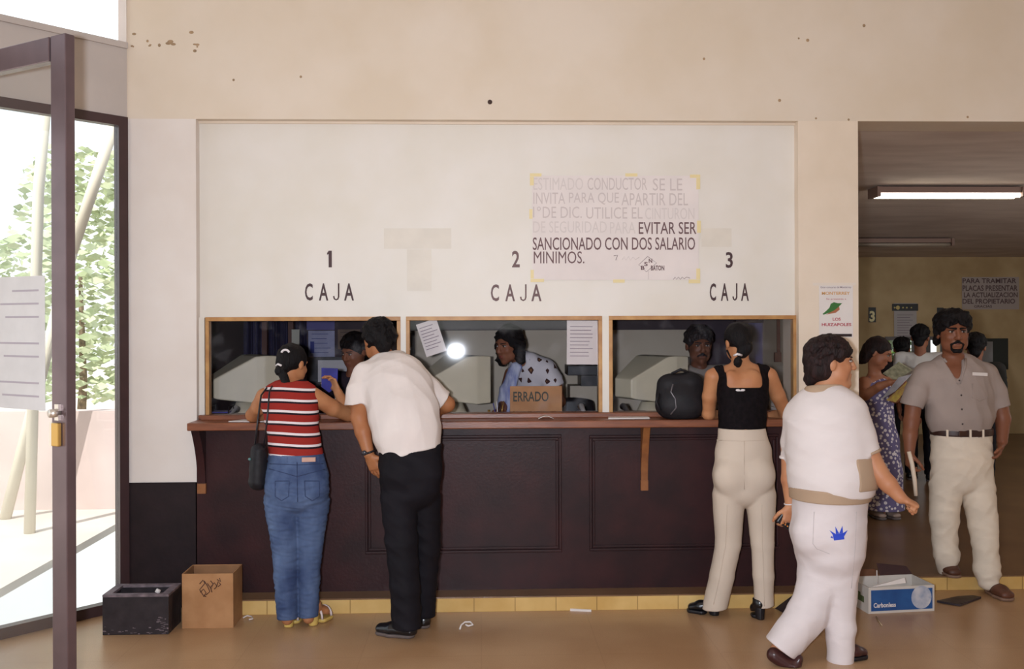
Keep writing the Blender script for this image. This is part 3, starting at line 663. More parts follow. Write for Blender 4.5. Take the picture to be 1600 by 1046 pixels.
# signs on the far hall wall
YS = YFAR - .004
def flat(name, x0, y0, x1, y1, Y, m, parent=None, t=.004):
    a, c = at(x0, y1, Y), at(x1, y0, Y); o = MB(); o.box((a.x, Y - t, a.z), (c.x, Y, c.z)); return o.build(name, m, parent)
s3 = thing('number_sign', 'small black sign with a pale number 3 on the far hall wall', 'sign', at(1362, 504, YS)); flat('plate', 1357, 480.5, 1368.5, 504, YS, M_black, s3)
wall_text('3', 1358.5, 486, 1367, 503, YS - .005, bold=.04).build('printed_number', mat('number_yellow', (238, 226, 176), .5), s3)
sn = thing('notice', 'grey paper notice with black heading on the far hall wall', 'notice', at(1415, 529, YS)); flat('sheet', 1397, 474, 1432, 529, YS, mat('dim_paper', (180, 172, 170), .7), sn); flat('heading', 1394, 475, 1434.5, 486, YS - .004, M_black, sn)
for px, r in [(1398, 1.4), (1403, 3.2), (1411, 1.3), (1417, 1.3), (1424, 1.2)]:
    p = at(px, 481, YS - .008); o = MB(); o.ell((p.x, p.y, p.z), (r * .009, .002, r * .009), 10, 6); o.build('printed_emblem', mat('emblem_yellow', (214, 190, 120), .5), sn)
o = MB()
for k in range(9): a, c = at(1402, 492 + k * 4, YS - .005), at(1427 - (k * 5) % 9, 493 + k * 4, YS - .005); o.box((a.x, YS - .006, c.z), (c.x, YS - .004, a.z))
o.build('printed_line', M_gy, sn)
pg = thing('sign', 'large stencilled sign about plates high on the far hall wall at the right', 'sign', at(1545, 485, YS)); flat('sheet', 1503, 433, 1592, 484, YS, mat('dim_sign_paper', (176, 162, 156), .7), pg)
for s_, x0, y0, x1, y1 in [('PARA TRAMITAR', 1504, 435, 1588, 443), ('PLACAS PRESENTAR', 1504, 446, 1590, 455), ('LA ACTUALIZACION', 1506, 457, 1590, 465), ('DEL PROPIETARIO', 1504, 467, 1586, 475), ('GRACIAS', 1522, 477, 1550, 481)]:
    wall_text(s_, x0, y0, x1, y1, YS - .005, bold=.02).build('stencilled_text', mat('sign_ink', (96, 76, 78), .7), pg)
flat('trim', 1464, 481, 1474, 500, YS, M_black); C_ = bpy.data.objects['trim']; C_.name = 'wall_plaque'; tag(C_, 'small black plaque on the far wall just above the mustached man in grey', 'plaque')
nb = thing('notice_board', 'dark framed board with a grey sheet at the far right of the hall wall', 'notice board', at(1545, 575, YS)); flat('board', 1512, 529, 1575, 578, YS, mat('board_dark_green', (44, 46, 42), .6), nb); flat('sheet', 1527, 534, 1551, 570, YS - .004, mat('dim_sheet', (150, 148, 150), .7), nb)

# ------------------------------------------------------------------ office furnishing seen through the glass
M_bluep = mat('blue_plastic', (74, 72, 150), .35, .2, 20)
M_desk = mat('desk_grey', (150, 148, 152), .5, .05, 5)
o = MB(); o.box((XO0 + .02, 6.0, ZP + .86), (1.72, 6.62, ZP + .90)); dk = thing('office_desk', 'long grey clerk desk behind the cashier windows', 'desk', (0, 6.3, ZP)); o.build('desk_top', M_desk, dk, bevel=.004)
for x in (XO0 + .04, -.75, .35, 1.68): MB().box((x, 6.03, ZP), (x + .03, 6.58, ZP + .86)).build('side_panel', M_desk, dk)
ZD = ZP + .90
def monitor(px, Y, label):
    c = at(px, 590, Y); nrm = Vector((.86, .51, 0)).normalized(); lat = Vector((-nrm.y, nrm.x, 0)); c = Vector((c.x, c.y, 0))
    root = thing('computer_monitor', label, 'monitor', (c.x, c.y, ZD), 'beige computer monitors at the cashier windows')
    zc = at(px, 593, Y).z; o = MB()
    def ring(d, hw, z0, z1): return [c + nrm * d + lat * sx * hw + Vector((0, 0, zz)) for sx, zz in ((-1, z0), (1, z0), (1, z1), (-1, z1))]
    R = [ring(.19, .175, zc - .155, zc + .155), ring(.08, .18, zc - .16, zc + .16), ring(.02, .165, zc - .15, zc + .155), ring(-.20, .10, zc - .12, zc + .03), ring(-.23, .085, zc - .11, zc + .01)]
    vs = [p for r_ in R for p in r_]; fs = []
    for i in range(4):
        for k in range(4): fs.append((i * 4 + k, i * 4 + (k + 1) % 4, (i + 1) * 4 + (k + 1) % 4, (i + 1) * 4 + k))
    fs += [(3, 2, 1, 0), (16, 17, 18, 19)]
    o.add(vs, fs); o.build('housing', M_cream, root, bevel=.008)
    o = MB(); r0 = ring(.192, .14, zc - .115, zc + .12); o.add(r0 + [p - nrm * .004 for p in r0], [(0, 1, 2, 3), (7, 6, 5, 4), (0, 4, 5, 1), (1, 5, 6, 2), (2, 6, 7, 3), (3, 7, 4, 0)]); o.build('screen', M_black, root)
    o = MB(); o.tube([c + Vector((0, 0, ZD)), c + Vector((0, 0, ZD + .03)), c + Vector((0, 0, zc - .15))], [.13, .11, .06], 16); o.build('stand', M_cream, root)
monitor(383, 6.42, 'beige monitor behind the left cashier window'); monitor(708, 6.42, 'beige monitor behind the middle cashier window'); monitor(1015, 6.42, 'beige monitor behind the right cashier window')
# desk telephone, tape dispenser, papers
M_phone = mat('phone_grey', (150, 150, 152), .4)
def phone(px, Y, label, m, zoff=.0):
    p = at(px, 640, Y); x = p.x; root = thing('telephone', label, 'telephone', (x, Y, ZD))
    MB().prism([(x - .09, Y - .11, ZD), (x - .09, Y + .11, ZD), (x - .09, Y + .11, ZD + .1), (x - .09, Y - .11, ZD + .04)], (.18, 0, 0)).build('base', m, root, bevel=.005)
    t = MB()
    for i in range(4):
        for j in range(3): t.box((x - .01 + j * .025, Y - .07 + i * .03, ZD + .065 + i * .008), (x + .005 + j * .025, Y - .055 + i * .03, ZD + .073 + i * .008))
    t.build('keypad', M_black, root); h = MB(); h.tube([(x - .06, Y - .1, ZD + .08), (x - .06, Y - .06, ZD + .105), (x - .06, Y + .06, ZD + .135), (x - .06, Y + .1, ZD + .125)], [.024, .016, .016, .024], 10); h.build('handset', m, root)
phone(378, 6.11, 'grey desk telephone in front of the left beige monitor', M_phone); phone(925, 6.11, 'white desk telephone right of the cardboard sign behind the middle window', mat('phone_white', (214, 208, 206), .4)); phone(992, 6.11, 'dark grey desk telephone in front of the right beige monitor', mat('phone_dark', (78, 74, 78), .4))
cbs = thing('desk_tray', 'blue wire letter tray in the lower left corner of the left window', 'tray', (at(341, 640, 5.97).x, 5.98, ZD))
x = at(341, 640, 5.97).x
for k in range(2): MB().box((x - .055, 6.0, ZD + .05 + .07 * k), (x + .055, 6.12, ZD + .058 + .07 * k)).build('tray', M_bluep, cbs)
o = MB()
for sx in (-.055, .055):
    o = MB(); o.tube([(x + sx, 6.0, ZD), (x + sx, 6.0, ZD + .16), (x + sx, 6.12, ZD + .16), (x + sx, 6.12, ZD)], .004, 6); o.build('wire_frame', M_black, cbs)
# stationery clutter on the desk of the middle window
for k, (px, hh, r_, mm_, lb, ct) in enumerate([(764, .13, .02, M_brass, 'small brass bottle on the desk beside the clerk in the patterned blouse', 'bottle'), (757, .07, .03, M_black, 'black ink pad tin on the desk in the middle window', 'tin')]):
    p = at(px, 640, 6.0); o = MB(); o.tube([(p.x, 6.0, ZD), (p.x, 6.0, ZD + hh * .7), (p.x, 6.0, ZD + hh * .8), (p.x, 6.0, ZD + hh)], [r_, r_, r_ * .5, r_ * .45], 14); tag(o.build(['bottle', 'tin'][k], mm_), lb, ct)
pcx = at(779, 640, 6.0).x; pcup = thing('pen_cup', 'dark cup of pens on the desk between the brass bottle and the cardboard sign', 'cup', (pcx, 6.02, ZD)); o = MB(); o.tube([(pcx, 6.02, ZD), (pcx, 6.02, ZD + .1)], .032, 14); o.build('cup', M_black, pcup)
for k in range(4): o = MB(); o.tube([(pcx + .012 * (k - 1.5), 6.02, ZD + .1), (pcx + .022 * (k - 1.5), 6.02 + .01 * k, ZD + .17 + .01 * (k % 2))], .004, 6); o.build('pen', [M_bluep, M_paper, M_black, M_brass][k], pcup)
st = MB(); p = at(730, 640, 5.98)
for k in range(6): st.box((p.x - .1 + .004 * k, 5.95, ZD + k * .014), (p.x + .1 - .005 * (k % 3), 6.1, ZD + .012 + k * .014))
tag(st.build('paper_stack', mat('pale_blue_paper', (170, 172, 186), .7, .1, 10)), 'stack of pale bluish papers on the desk below the middle monitor', 'papers')
# back-left of the office: dark curtain, posts, posters, cabinet
M_curt = mat('curtain_navy', (54, 52, 84), .8, .3, 6, c2=(36, 34, 58), stretch=(6, 6, .6))
xa, xb = at(318, 560, 7.8).x, at(478, 560, 7.8).x
o = MB(); o.grid(lambda u, v: (xa + (xb - xa) * u, 7.85 + .03 * math.sin(u * 60) + .015 * math.sin(u * 131), ZP + .1 + v * 2.0), 140, 4)
tag(o.build('curtain', M_curt, solid=.004), 'dark navy curtain at the back of the office behind the left window', 'curtain')
M_post = mat('brown_post', (92, 56, 44), .5)
for px, lb in [(363, 'leftmost'), (414, 'second'), (455, 'third')]:
    p = at(px, 560, 7.7); o = MB(); o.box((p.x - .02, 7.68, ZP), (p.x + .02, 7.73, 2.62)); tag(o.build('wooden_post', M_post), {'leftmost': 'brown wooden post above the left beige monitor', 'second': 'brown wooden post just left of the ponytailed woman', 'third': 'brown wooden post beside the pale sheet on the curtain'}[lb], 'post', 'brown posts in front of the office curtain')
def wallsheet(name, x0, y0, x1, y1, Y, m, label, cat, lines=0, lm=None):
    r_ = thing(name, label, cat, at((x0 + x1) / 2, y1, Y)); flat('sheet', x0, y0, x1, y1, Y, m, r_, .006)
    if lines:
        o = MB(); rr = random.Random(int(x0))
        for k in range(lines):
            yy = y0 + (y1 - y0) * (k + .7) / (lines + .6); a, c = at(x0 + (x1 - x0) * .12, yy + .5, Y - .007), at(x0 + (x1 - x0) * rr.uniform(.6, .9), yy - .4, Y - .007); o.box((a.x, Y - .0075, a.z), (c.x, Y - .006, c.z))
        o.build('printed_line', lm or M_gy, r_)
    return r_
M_ltblue = mat('poster_paleblue', (176, 176, 206), .6, .15, 6); M_purp = mat('poster_violet', (98, 92, 146), .6); M_dblue = mat('ink_blue', (52, 58, 132), .6)
wallsheet('wall_poster', 456, 515, 468, 548, 7.62, mat('sheet_cream', (190, 186, 170), .7), 'narrow cream sheet hanging at the back of the left office', 'sheet')
wallsheet('wall_poster', 472, 501, 523, 516, 7.9, M_purp, 'violet strip banner high at the back of the left office', 'banner')
wp = wallsheet('wall_poster', 482, 517, 523, 558, 7.9, M_ltblue, 'pale blue calendar on the office wall above the ponytailed woman', 'calendar', 5, M_dblue)
flat('printed_block', 485, 534, 491, 552, 7.893, M_dblue, wp)
wallsheet('wall_poster', 528, 515, 563, 546, 7.9, mat('sheet_tan', (132, 108, 92), .7, .2, 9), 'tan printed sheet on the office wall beside the man in white', 'sheet', 4, M_offbeam)
fr_ = thing('picture_frame', 'black framed white board behind the counter between the two left customers', 'board', at(516, 600, 7.4)); flat('frame', 484, 558, 552, 602, 7.42, M_black, fr_, .02); flat('sheet', 497, 563, 545, 597, 7.398, mat('whiteboard', (196, 190, 190), .5), fr_)
o = MB(); a, c = at(484, 660, 7.42), at(552, 602, 7.42); o.box((a.x, 7.41, ZP), (a.x + .04, 7.45, a.z + .5)); o.box((c.x - .04, 7.41, ZP), (c.x, 7.45, a.z + .5)); o.build('stand', M_black, fr_)
bt = thing('tray_stack', 'black stacked letter trays with white edges beside the man in white', 'trays', (at(542, 640, 6.1).x, 6.1, ZD)); x = at(542, 640, 6.1).x
for k in range(4):
    MB().box((x - .06, 6.0, ZD + .03 + k * .055), (x + .06, 6.22, ZD + .036 + k * .055)).build('tray', M_black, bt)
    MB().box((x - .06, 5.995, ZD + .036 + k * .055), (x + .06, 6.2, ZD + .043 + k * .055)).build('paper', M_paper, bt)
MB().box((x - .064, 6.0, ZD), (x - .06, 6.22, ZD + .22)).build('side', M_black, bt)
bb = thing('folder', 'blue glossy folder held up to the glass by the ponytailed woman', 'folder', at(515, 612, 5.68)); o = MB()
o.prism([at(502, 605, 5.68), at(514, 614, 5.68), at(527, 604, 5.68), at(528, 576, 5.68), at(502, 575, 5.68)], (0, .004, 0)); o.build('cover', mat('glossy_blue', (64, 66, 150), .15, .2, 12, spec=.7), bb, bevel=.003)
# office chairs
def office_chair(px, Y, label, sd=(0, -.22)):
    p = at(px, 600, Y); x = p.x; root = thing('office_chair', label, 'chair', (x, Y, ZP), 'black office chairs behind the counter')
    s = Shape(); s.ecap((x, Y + .05, ZP + .75), (x, Y + .08, ZP + 1.0), (.2, .04), (.17, .035), (1, 0, 0), .02); sdf_obj('backrest', s, M_black, root, .012)
    hx_, hy_ = x + sd[0], Y + sd[1]; s = Shape(); s.ell((hx_, hy_, ZP + .46), (.22, .22, .05)); sdf_obj('seat', s, M_black, root, .014)
    o = MB(); o.tube([(hx_, hy_, ZP + .08), (hx_, hy_, ZP + .43)], .025, 10); o.tube([(hx_, hy_, ZP + .42), (x + sd[0] * .2, Y + .04, ZP + .42), (x, Y + .09, ZP + .8)], .015, 8)
    for k in range(5): a_ = k * 1.2566; o.tube([(hx_, hy_, ZP + .09), (hx_ + .25 * math.cos(a_), hy_ + .25 * math.sin(a_), ZP + .03)], .02, 8)
    o.build('base', M_black, root)
office_chair(427, 6.75, 'black office chair back seen left of the ponytailed woman'); office_chair(893, 6.78, 'black office chair back to the right of the clerk in the patterned blouse', (.26, .02))
cb = thing('filing_box', 'black box file on the shelf below the right hand paper in the middle window', 'box', at(912, 602, 7.2)); a, c = at(886, 603, 7.25), at(936, 571, 7.25)
o = MB(); o.box((a.x, 7.2, a.z + .08), (c.x, 7.45, c.z)); o.build('body', M_black, cb, bevel=.004); o = MB(); o.box((a.x + .1, 7.18, a.z), (c.x, 7.45, a.z + .08)); o.build('drawer', M_black, cb)
lg = MB(); lg.box((a.x + .02, 7.22, ZP), (c.x - .02, 7.44, a.z)); tag(lg.build('cabinet', M_offwall), 'beige cabinet under the black box file in the middle office', 'cabinet')
# vertical blinds, hanging brown strap, partition seams
M_bl = mat('blind_blue', (110, 108, 150), .7); M_bl2 = mat('blind_grey', (122, 116, 130), .7)
bl = thing('vertical_blind', 'blue grey vertical blinds at the back of the right cashier window', 'blinds', (at(1200, 640, 7.45).x, 7.45, .5))
for k in range(11):
    px = 1155 + k * 10.5; p0, p1 = at(px, 660, 7.45), at(px, 505, 7.45); o = MB(); ang = .5; dx, dy = .042 * math.cos(ang), .042 * math.sin(ang)
    o.add([(p0.x - dx, 7.45 - dy, .5), (p0.x + dx, 7.45 + dy, .5), (p0.x + dx, 7.45 + dy, p1.z), (p0.x - dx, 7.45 - dy, p1.z)], [(0, 1, 2, 3)]); o.build('slat', [M_bl, M_bl2][k % 3 == 1], bl, solid=.002)
MB().box((at(1148, 500, 7.45).x, 7.42, at(1200, 505, 7.45).z), (at(1272, 500, 7.45).x, 7.48, at(1200, 500, 7.45).z)).build('rail', M_offbeam, bl)
o = MB(); p0, p1 = at(1216, 566, 7.0), at(1216, 503, 7.0); o.box((p0.x - .012, 6.99, p0.z + .06), (p0.x + .012, 7.0, 2.62)); o.box((p0.x - .03, 6.98, p0.z), (p0.x + .03, 7.01, p0.z + .07)); tag(o.build('hanging_strap', M_post), 'dark brown strap hanging in front of the blue blinds in the right window', 'strap')
bxp = MB(); p = at(1240, 640, 6.1)
for k in range(5): bxp.box((p.x - .1, 6.0, ZD + k * .04), (p.x + .1, 6.25, ZD + .036 + k * .04))
tag(bxp.build('paper_stack', M_paper), 'stack of white papers behind the right window beside the woman in black', 'papers')

# ------------------------------------------------------------------ papers and sign on the glass
YG = YB + .03
def hang(px, py, wpx, hpx, ang, Y, name, label, cat, m, lines):
    c = at(px, py, Y); s_ = Y / F_PX; ca, sa = math.cos(ang), math.sin(ang); ux = Vector((ca, 0, sa)); uz = Vector((-sa, 0, ca)); W, H = wpx * s_ / 2, hpx * s_ / 2
    root = thing(name, label, cat, c - uz * H); o = MB(); o.obox(c, ux * W, Vector((0, .0006, 0)), uz * H); o.build('sheet', m, root)
    o = MB(); rr = random.Random(int(px))
    for k in range(lines):
        z = H * (.72 - 1.5 * k / lines); l_ = rr.uniform(.55, .8); o.obox(c + uz * z + ux * W * (l_ - .8) + Vector((0, -.0009, 0)), ux * W * l_, Vector((0, .0002, 0)), uz * .0022)
    o.build('printed_line', M_gy, root); return root
hang(674, 528, 33, 53, math.radians(18), YG, 'window_notice', 'tilted white paper taped inside the upper left of the middle window', 'notice', M_paper, 8)
hang(910.5, 535.5, 50, 69, math.radians(-.5), YG, 'window_notice', 'upright white typed paper taped inside the right of the middle window', 'notice', M_paper, 9)
cs = thing('cardboard_sign', 'brown cardboard closed sign standing inside the middle window', 'sign', at(838, 645, YG + .02)); YCS = YG + .03
a, c = at(797, 645, YCS), at(878, 603.5, YCS); M_card = mat('cardboard', (178, 132, 90), .7, .12, 8, .04, 80, c2=(160, 114, 74)); o = MB(); o.box((a.x, YCS, zs - .004), (c.x, YCS + .006, c.z)); o.build('sheet', M_card, cs)
wall_text('ERRADO', 802, 612, 857, 628, YCS - .001, bold=.015).build('written_text', mat('marker_green', (52, 54, 44), .6), cs)
# ------------------------------------------------------------------ things on the counter
o = MB(); p = at(853, 655, 5.6); o.grid(lambda u, v: (p.x - .045 + .09 * u, 5.58 + .06 * v, ZT_ + .002 + .016 * math.sin(math.pi * u)), 10, 2); tag(o.build('paper_strip', M_paper, solid=.0012), 'curled strip of white paper on the counter under the cardboard sign', 'paper')
o = MB(); a, c = at(949, 655, 5.6), at(1014, 655, 5.6); o.prism([(a.x, 5.56, ZT_ + .001), (c.x, 5.575, ZT_ + .001), (c.x, 5.65, ZT_ + .001), (a.x + .01, 5.635, ZT_ + .001)], (0, 0, .006)); tag(o.build('paper_slips', M_paper), 'flat white slips on the counter left of the black backpack', 'paper')
o = MB(); a, c = at(357, 660, 5.56), at(418, 660, 5.56); o.prism([(a.x, 5.56, ZT_ + .001), (c.x, 5.53, ZT_ + .001), (c.x + .02, 5.63, ZT_ + .001), (a.x + .06, 5.65, ZT_ + .001)], (0, 0, .004)); tag(o.build('paper_form', M_paper), 'white form on the counter under the ponytailed woman\'s left arm', 'paper')
# black backpack
bx, by = at(1063, 657, 5.585).x, 5.585; hz = ZT_ + .002
bp = thing('backpack', 'black nylon backpack standing on the counter beside the woman in black', 'backpack', (bx, by, hz))
M_nylon = mat('black_nylon', (28, 26, 31), .62, .2, 20, .1, 90, spec=.3); M_zip = mat('zip_grey', (110, 106, 110), .35, metal=.5)
s = Shape(); s.ecap((bx - .05, by, hz + .075), (bx - .045, by + .015, hz + .19), (.098, .085), (.09, .07), (1, 0, 0), .03); s.ecap((bx + .05, by, hz + .075), (bx + .05, by + .015, hz + .2), (.1, .085), (.09, .07), (1, 0, 0), .03); s.ell((bx, by - .04, hz + .09), (.12, .06, .1), k=.03); s.plane((bx, by, hz), (0, 0, -1))
bpb = sdf_obj('bag_body', s, M_nylon, bp, .006, noise=dict(amp=.0016, freq=30, seed=4))
pts = [(bx - .06, by - .085, hz + .205), (bx - .075, by - .1, hz + .16), (bx - .05, by - .104, hz + .12), (bx - .045, by - .103, hz + .07), (bx - .075, by - .09, hz + .03)]
o = MB(); o.tube(pts, .0045, 6); o.build('zip', M_zip, bp)
o = MB(); o.tube([(bx - .135, by - .04, hz + .15), (bx - .15, by - .05, hz + .1), (bx - .13, by - .06, hz + .05)], .008, 8); o.build('strap', M_nylon, bp); o = MB(); o.tube([(bx - .05, by - .0, hz + .26), (bx, by - .01, hz + .285), (bx + .05, by - .0, hz + .265)], .008, 8); o.build('handle', M_nylon, bp)

# ------------------------------------------------------------------ boxes on the floor
M_crate = mat('crate_black', (46, 38, 42), .5, .35, 14, .1, 50, c2=(30, 24, 28)); M_edge = mat('crate_worn_rim', (128, 112, 118), .6, .3, 25)
cr = thing('wooden_crate', 'open black wooden crate on the floor below the dark dado by the door frame', 'crate', (-2.05, 5.3, 0))
X0, X1, Y0, Y1, H_ = at(160, 983, 5.2).x, at(263.5, 983, 5.2).x, 5.2, 5.42, at(200, 930, 5.2).z
for nm, lo, hi in [('side', (X0, Y0, 0), (X1, Y0 + .03, H_ - .012)), ('side', (X0, Y1 - .03, 0), (X1, Y1, H_ - .012)), ('side', (X0, Y0 + .03, 0), (X0 + .03, Y1 - .03, H_ - .012)), ('side', (X1 - .03, Y0 + .03, 0), (X1, Y1 - .03, H_ - .012)), ('bottom', (X0 + .03, Y0 + .03, 0), (X1 - .03, Y1 - .03, .02))]:
    MB().box(lo, hi).build(nm, M_crate, cr, bevel=.003)
o = MB()
for lo, hi in [((X0, Y0, H_ - .012), (X1, Y0 + .034, H_)), ((X0, Y1 - .034, H_ - .012), (X1, Y1, H_)), ((X0, Y0 + .034, H_ - .012), (X0 + .04, Y1 - .034, H_)), ((X1 - .04, Y0 + .034, H_ - .012), (X1, Y1 - .034, H_))]: o.box(lo, hi)
o.build('rim', M_edge, cr)
o = MB(); rr = random.Random(8)
for k in range(46):
    x = rr.uniform(X0 + .01, X1 - .01); z = abs(rr.gauss(.004, .02)) + .002
    if rr.random() < .4: x = X1 - abs(rr.gauss(.0, .04)) - .004; z = rr.uniform(.01, .09)
    o.box((x - rr.uniform(.002, .012), Y0 - .0006, z), (x + .004, Y0, z + rr.uniform(.001, .006)))
o.build('scuff', M_edge, cr)
o = MB(); o.tube([(X1 - .07, Y0 + .03, H_ + .001), (X1 - .062, Y0 + .034, H_ + .018)], [.014, .012], 10); o.build('lump', mat('putty_white', (206, 200, 198), .7), cr)
X0, X1, Y0, Y1, H_ = at(284.5, 976, 5.3).x, at(364.5, 976, 5.3).x, 5.3, 5.5, at(325, 897, 5.3).z
bc = thing('cardboard_box', 'open tall brown cardboard box with scribbled writing on the floor beside the black crate', 'box', ((X0 + X1) / 2, 5.4, 0)); th = .005
M_cardi = mat('cardboard_inside', (146, 104, 70), .8, .1, 10)
o = MB(); o.box((X0, Y0, 0), (X1, Y0 + th, H_)); o.box((X0, Y1 - th, 0), (X1, Y1, H_)); o.box((X0, Y0 + th, 0), (X0 + th, Y1 - th, H_)); o.box((X1 - th, Y0 + th, 0), (X1, Y1 - th, H_)); o.box((X0 + th, Y0 + th, 0), (X1 - th, Y1 - th, .006)); o.build('carton', M_card, bc)
for lo, hi in [((X0 + th + .002, Y1 - th - .004, H_ - .13), (X1 - th - .002, Y1 - th, H_ - .003)), ((X0 + th, Y0 + th + .004, H_ - .1), (X0 + th + .004, Y1 - th - .006, H_ - .003)), ((X1 - th - .004, Y0 + th + .004, H_ - .1), (X1 - th, Y1 - th - .006, H_ - .003))]: MB().box(lo, hi).build('flap', M_cardi, bc)
M_marker = mat('marker_brown', (84, 52, 40), .7)
for pts in [[(312, 913), (317, 907), (320, 912), (316, 917), (312, 922), (317, 930), (322, 933)], [(313, 926), (318, 921), (322, 927), (318, 933)], [(319, 908), (324, 916), (328, 925), (322, 930)], [(324, 912), (330, 921), (333, 913), (329, 908)], [(331, 926), (329, 918), (335, 911), (339, 917), (335, 921)], [(338, 918), (341, 909), (345, 914), (341, 917)], [(339, 906), (345, 909), (343, 904)]]:
    o = MB(); o.tube([at(x_, y_, 5.2995) for x_, y_ in pts], .0028, 5); o.build('scribble', M_marker, bc)
# white and blue paper carton
A = at(1357, 960, Z=0); B = at(1460, 955, Z=0); ed = (B - A); LW = ed.length; ed.normalize(); dp = Vector((-ed.y, ed.x, 0)); DPT, HH = .235, at(1357, 919, A.y).z
pc = thing('paper_carton', 'open white and blue carton lettered on the front, on the floor by the platform edge', 'box', (A + ed * LW / 2 + dp * DPT / 2))
M_cw = mat('carton_white', (206, 198, 190), .6, .04, 10); M_cb = mat('carton_blue', (42, 88, 146), .5, .15, 10, c2=(34, 72, 128)); M_fl = mat('flap_brown', (126, 84, 62), .8, .15, 8)
def cbar(mb, u0, u1, v0, v1, z0, z1):
    mb.obox(A + ed * (u0 + u1) / 2 + dp * (v0 + v1) / 2 + Vector((0, 0, (z0 + z1) / 2)), ed * (u1 - u0) / 2, dp * (v1 - v0) / 2, Vector((0, 0, (z1 - z0) / 2)))
o = MB(); cbar(o, 0, LW, 0, .005, 0, HH); cbar(o, 0, LW, DPT - .005, DPT, 0, HH); cbar(o, 0, .005, .005, DPT - .005, 0, HH); cbar(o, LW - .005, LW, .005, DPT - .005, 0, HH); cbar(o, .005, LW - .005, .005, DPT - .005, 0, .006); o.build('carton', M_cw, pc)
o = MB(); cbar(o, .016, LW - .012, -.0008, 0, .014, HH - .016); o.build('printed_panel', M_cb, pc)
mo = MB(); cc = A + ed * (LW * .8) - dp * .0016 + Vector((0, 0, HH * .55)); mo.prism([cc + ed * .062 * math.cos(k * .262) + Vector((0, 0, .066 * math.sin(k * .262))) for k in range(24)], -dp * .0004)
M_ball = mat('printed_ball', (198, 196, 200), .6, .5, 16, c2=(140, 152, 178)); mo.build('printed_ball', M_ball, pc)
text_mb('Carbonless', A + ed * .03 - dp * .002 + Vector((0, 0, .034)), ed, ZU, .135, .027, bold=.025).build('printed_text', M_paper, pc)
o = MB(); cbar(o, -.0006, 0, .05, .17, .05, .085); cbar(o, -.0006, 0, .09, .14, .085, .10); o.build('printed_patch', mat('ink_olive', (86, 98, 62), .7), pc)
# back flaps standing open, scraps of card inside
q0 = A + dp * DPT + Vector((0, 0, HH)); o = MB(); o.prism([q0 + ed * .0, q0 + ed * (LW * .5), q0 + ed * (LW * .5) + dp * .07 + ZU * .018, q0 + dp * .07 + ZU * .018], (0, 0, .004)); o.build('flap', M_fl, pc)
o = MB(); o.prism([q0 + ed * (LW * .5), q0 + ed * LW, q0 + ed * LW + dp * .06 + ZU * .03, q0 + ed * (LW * .55) + dp * .08 + ZU * .05], (0, 0, .004)); o.build('flap', mat('flap_dark', (64, 42, 44), .8), pc)
o = MB(); c0 = A + ed * .02 + dp * .02; o.prism([c0 + ZU * (HH - .005), c0 + ed * .22 + ZU * (HH + .012), c0 + ed * .225 + ZU * (HH + .036) + dp * .02, c0 + ed * .05 + ZU * (HH + .004) + dp * .02], dp * .003); tag(o.build('paper_scrap', M_paper), 'torn white paper lying in the mouth of the blue carton', 'paper')
o = MB(); o.bar(A + ed * .085 + dp * .06 + ZU * .02, A + ed * .095 + dp * .08 + ZU * (HH + .075), .008, .003); tag(o.build('stick', M_paper), 'thin white stick standing upright in the blue carton', 'stick')
# litter
def litter(name, fn, label, cat, m):
    o = fn(); tag(o.build(name, m), label, cat, 'litter on the tiled floor')
def stick1():
    o = MB(); a = at(1369, 964, Z=.004); b = at(1378, 978, Z=.004); o.tube([a, b], .004, 6); return o
litter('stick', stick1, 'pale thin stick on the floor in front of the blue carton', 'stick', mat('stick_pale', (176, 150, 122), .7))
def ring():
    o = MB(); c = at(729, 980, Z=.004); o.tube([c + Vector((-.036, -.04, .0)), c + Vector((-.03, -.01, .012)), c + Vector((-.01, .02, .02)), c + Vector((.02, .022, .02)), c + Vector((.034, -.0, .01)), c + Vector((.01, -.005, .006)), c + Vector((-.006, .0, .012))], .005, 6); return o
litter('paper_scrap', ring, 'twisted white paper scrap on the floor right of the man in black trousers', 'paper', M_paper)
def strp(): o = MB(); a = at(891, 954.5, Z=.002); b = at(924, 956, Z=.002); o.bar(a, b, .006, .022); return o
litter('paper_scrap', strp, 'white paper strip on the floor along the middle of the yellow curb', 'paper', M_paper)
def tw(): o = MB(); a = at(388, 966, Z=.006); o.tube([a + Vector((-.03, 0, 0)), a + Vector((-.01, .015, .008)), a + Vector((.015, .01, .004)), a + Vector((.03, -.02, .0)), a + Vector((.01, -.03, 0))], .004, 6); return o
litter('paper_scrap', tw, 'small crumpled scrap beside the brown cardboard box', 'paper', M_paper)
M_bag = mat('dark_film', (62, 52, 58), .35, .3, 12, .1, 40)
a1, b1, c1, d1 = at(1211, 951, Z=.01), at(1236, 964, Z=.005), at(1262, 940, Z=.012), at(1246, 925, 5.5); d1.y = 5.5
o = MB(); o.add([a1, b1, c1, d1], [(0, 1, 2, 3)]); tag(o.build('plastic_sheet', M_bag, solid=.004), 'dark grey plastic sheet propped against the curb beside the woman in beige trousers', 'sheet')
o = MB(); a_ = at(1225, 958, Z=.012) + Vector((0, -.03, 0)); b_ = at(1246, 954, Z=.012) + Vector((0, -.03, 0)); o.bar(a_, b_, .008, .02); tag(o.build('paper_scrap', M_paper), 'white scrap lying at the foot of the dark plastic sheet', 'paper')
o = MB(); pts = [at(1464, 942, Z=.003), at(1500, 948, Z=.003), at(1533, 936, Z=.003), at(1520, 933.5, Z=.003), at(1496, 935, Z=.003)]
o.prism([Vector((p.x, min(p.y, 5.815), .003)) for p in pts], (0, 0, .012)); tag(o.build('plastic_sheet', M_bag), 'flat dark plastic sheet on the floor right of the blue carton', 'sheet')
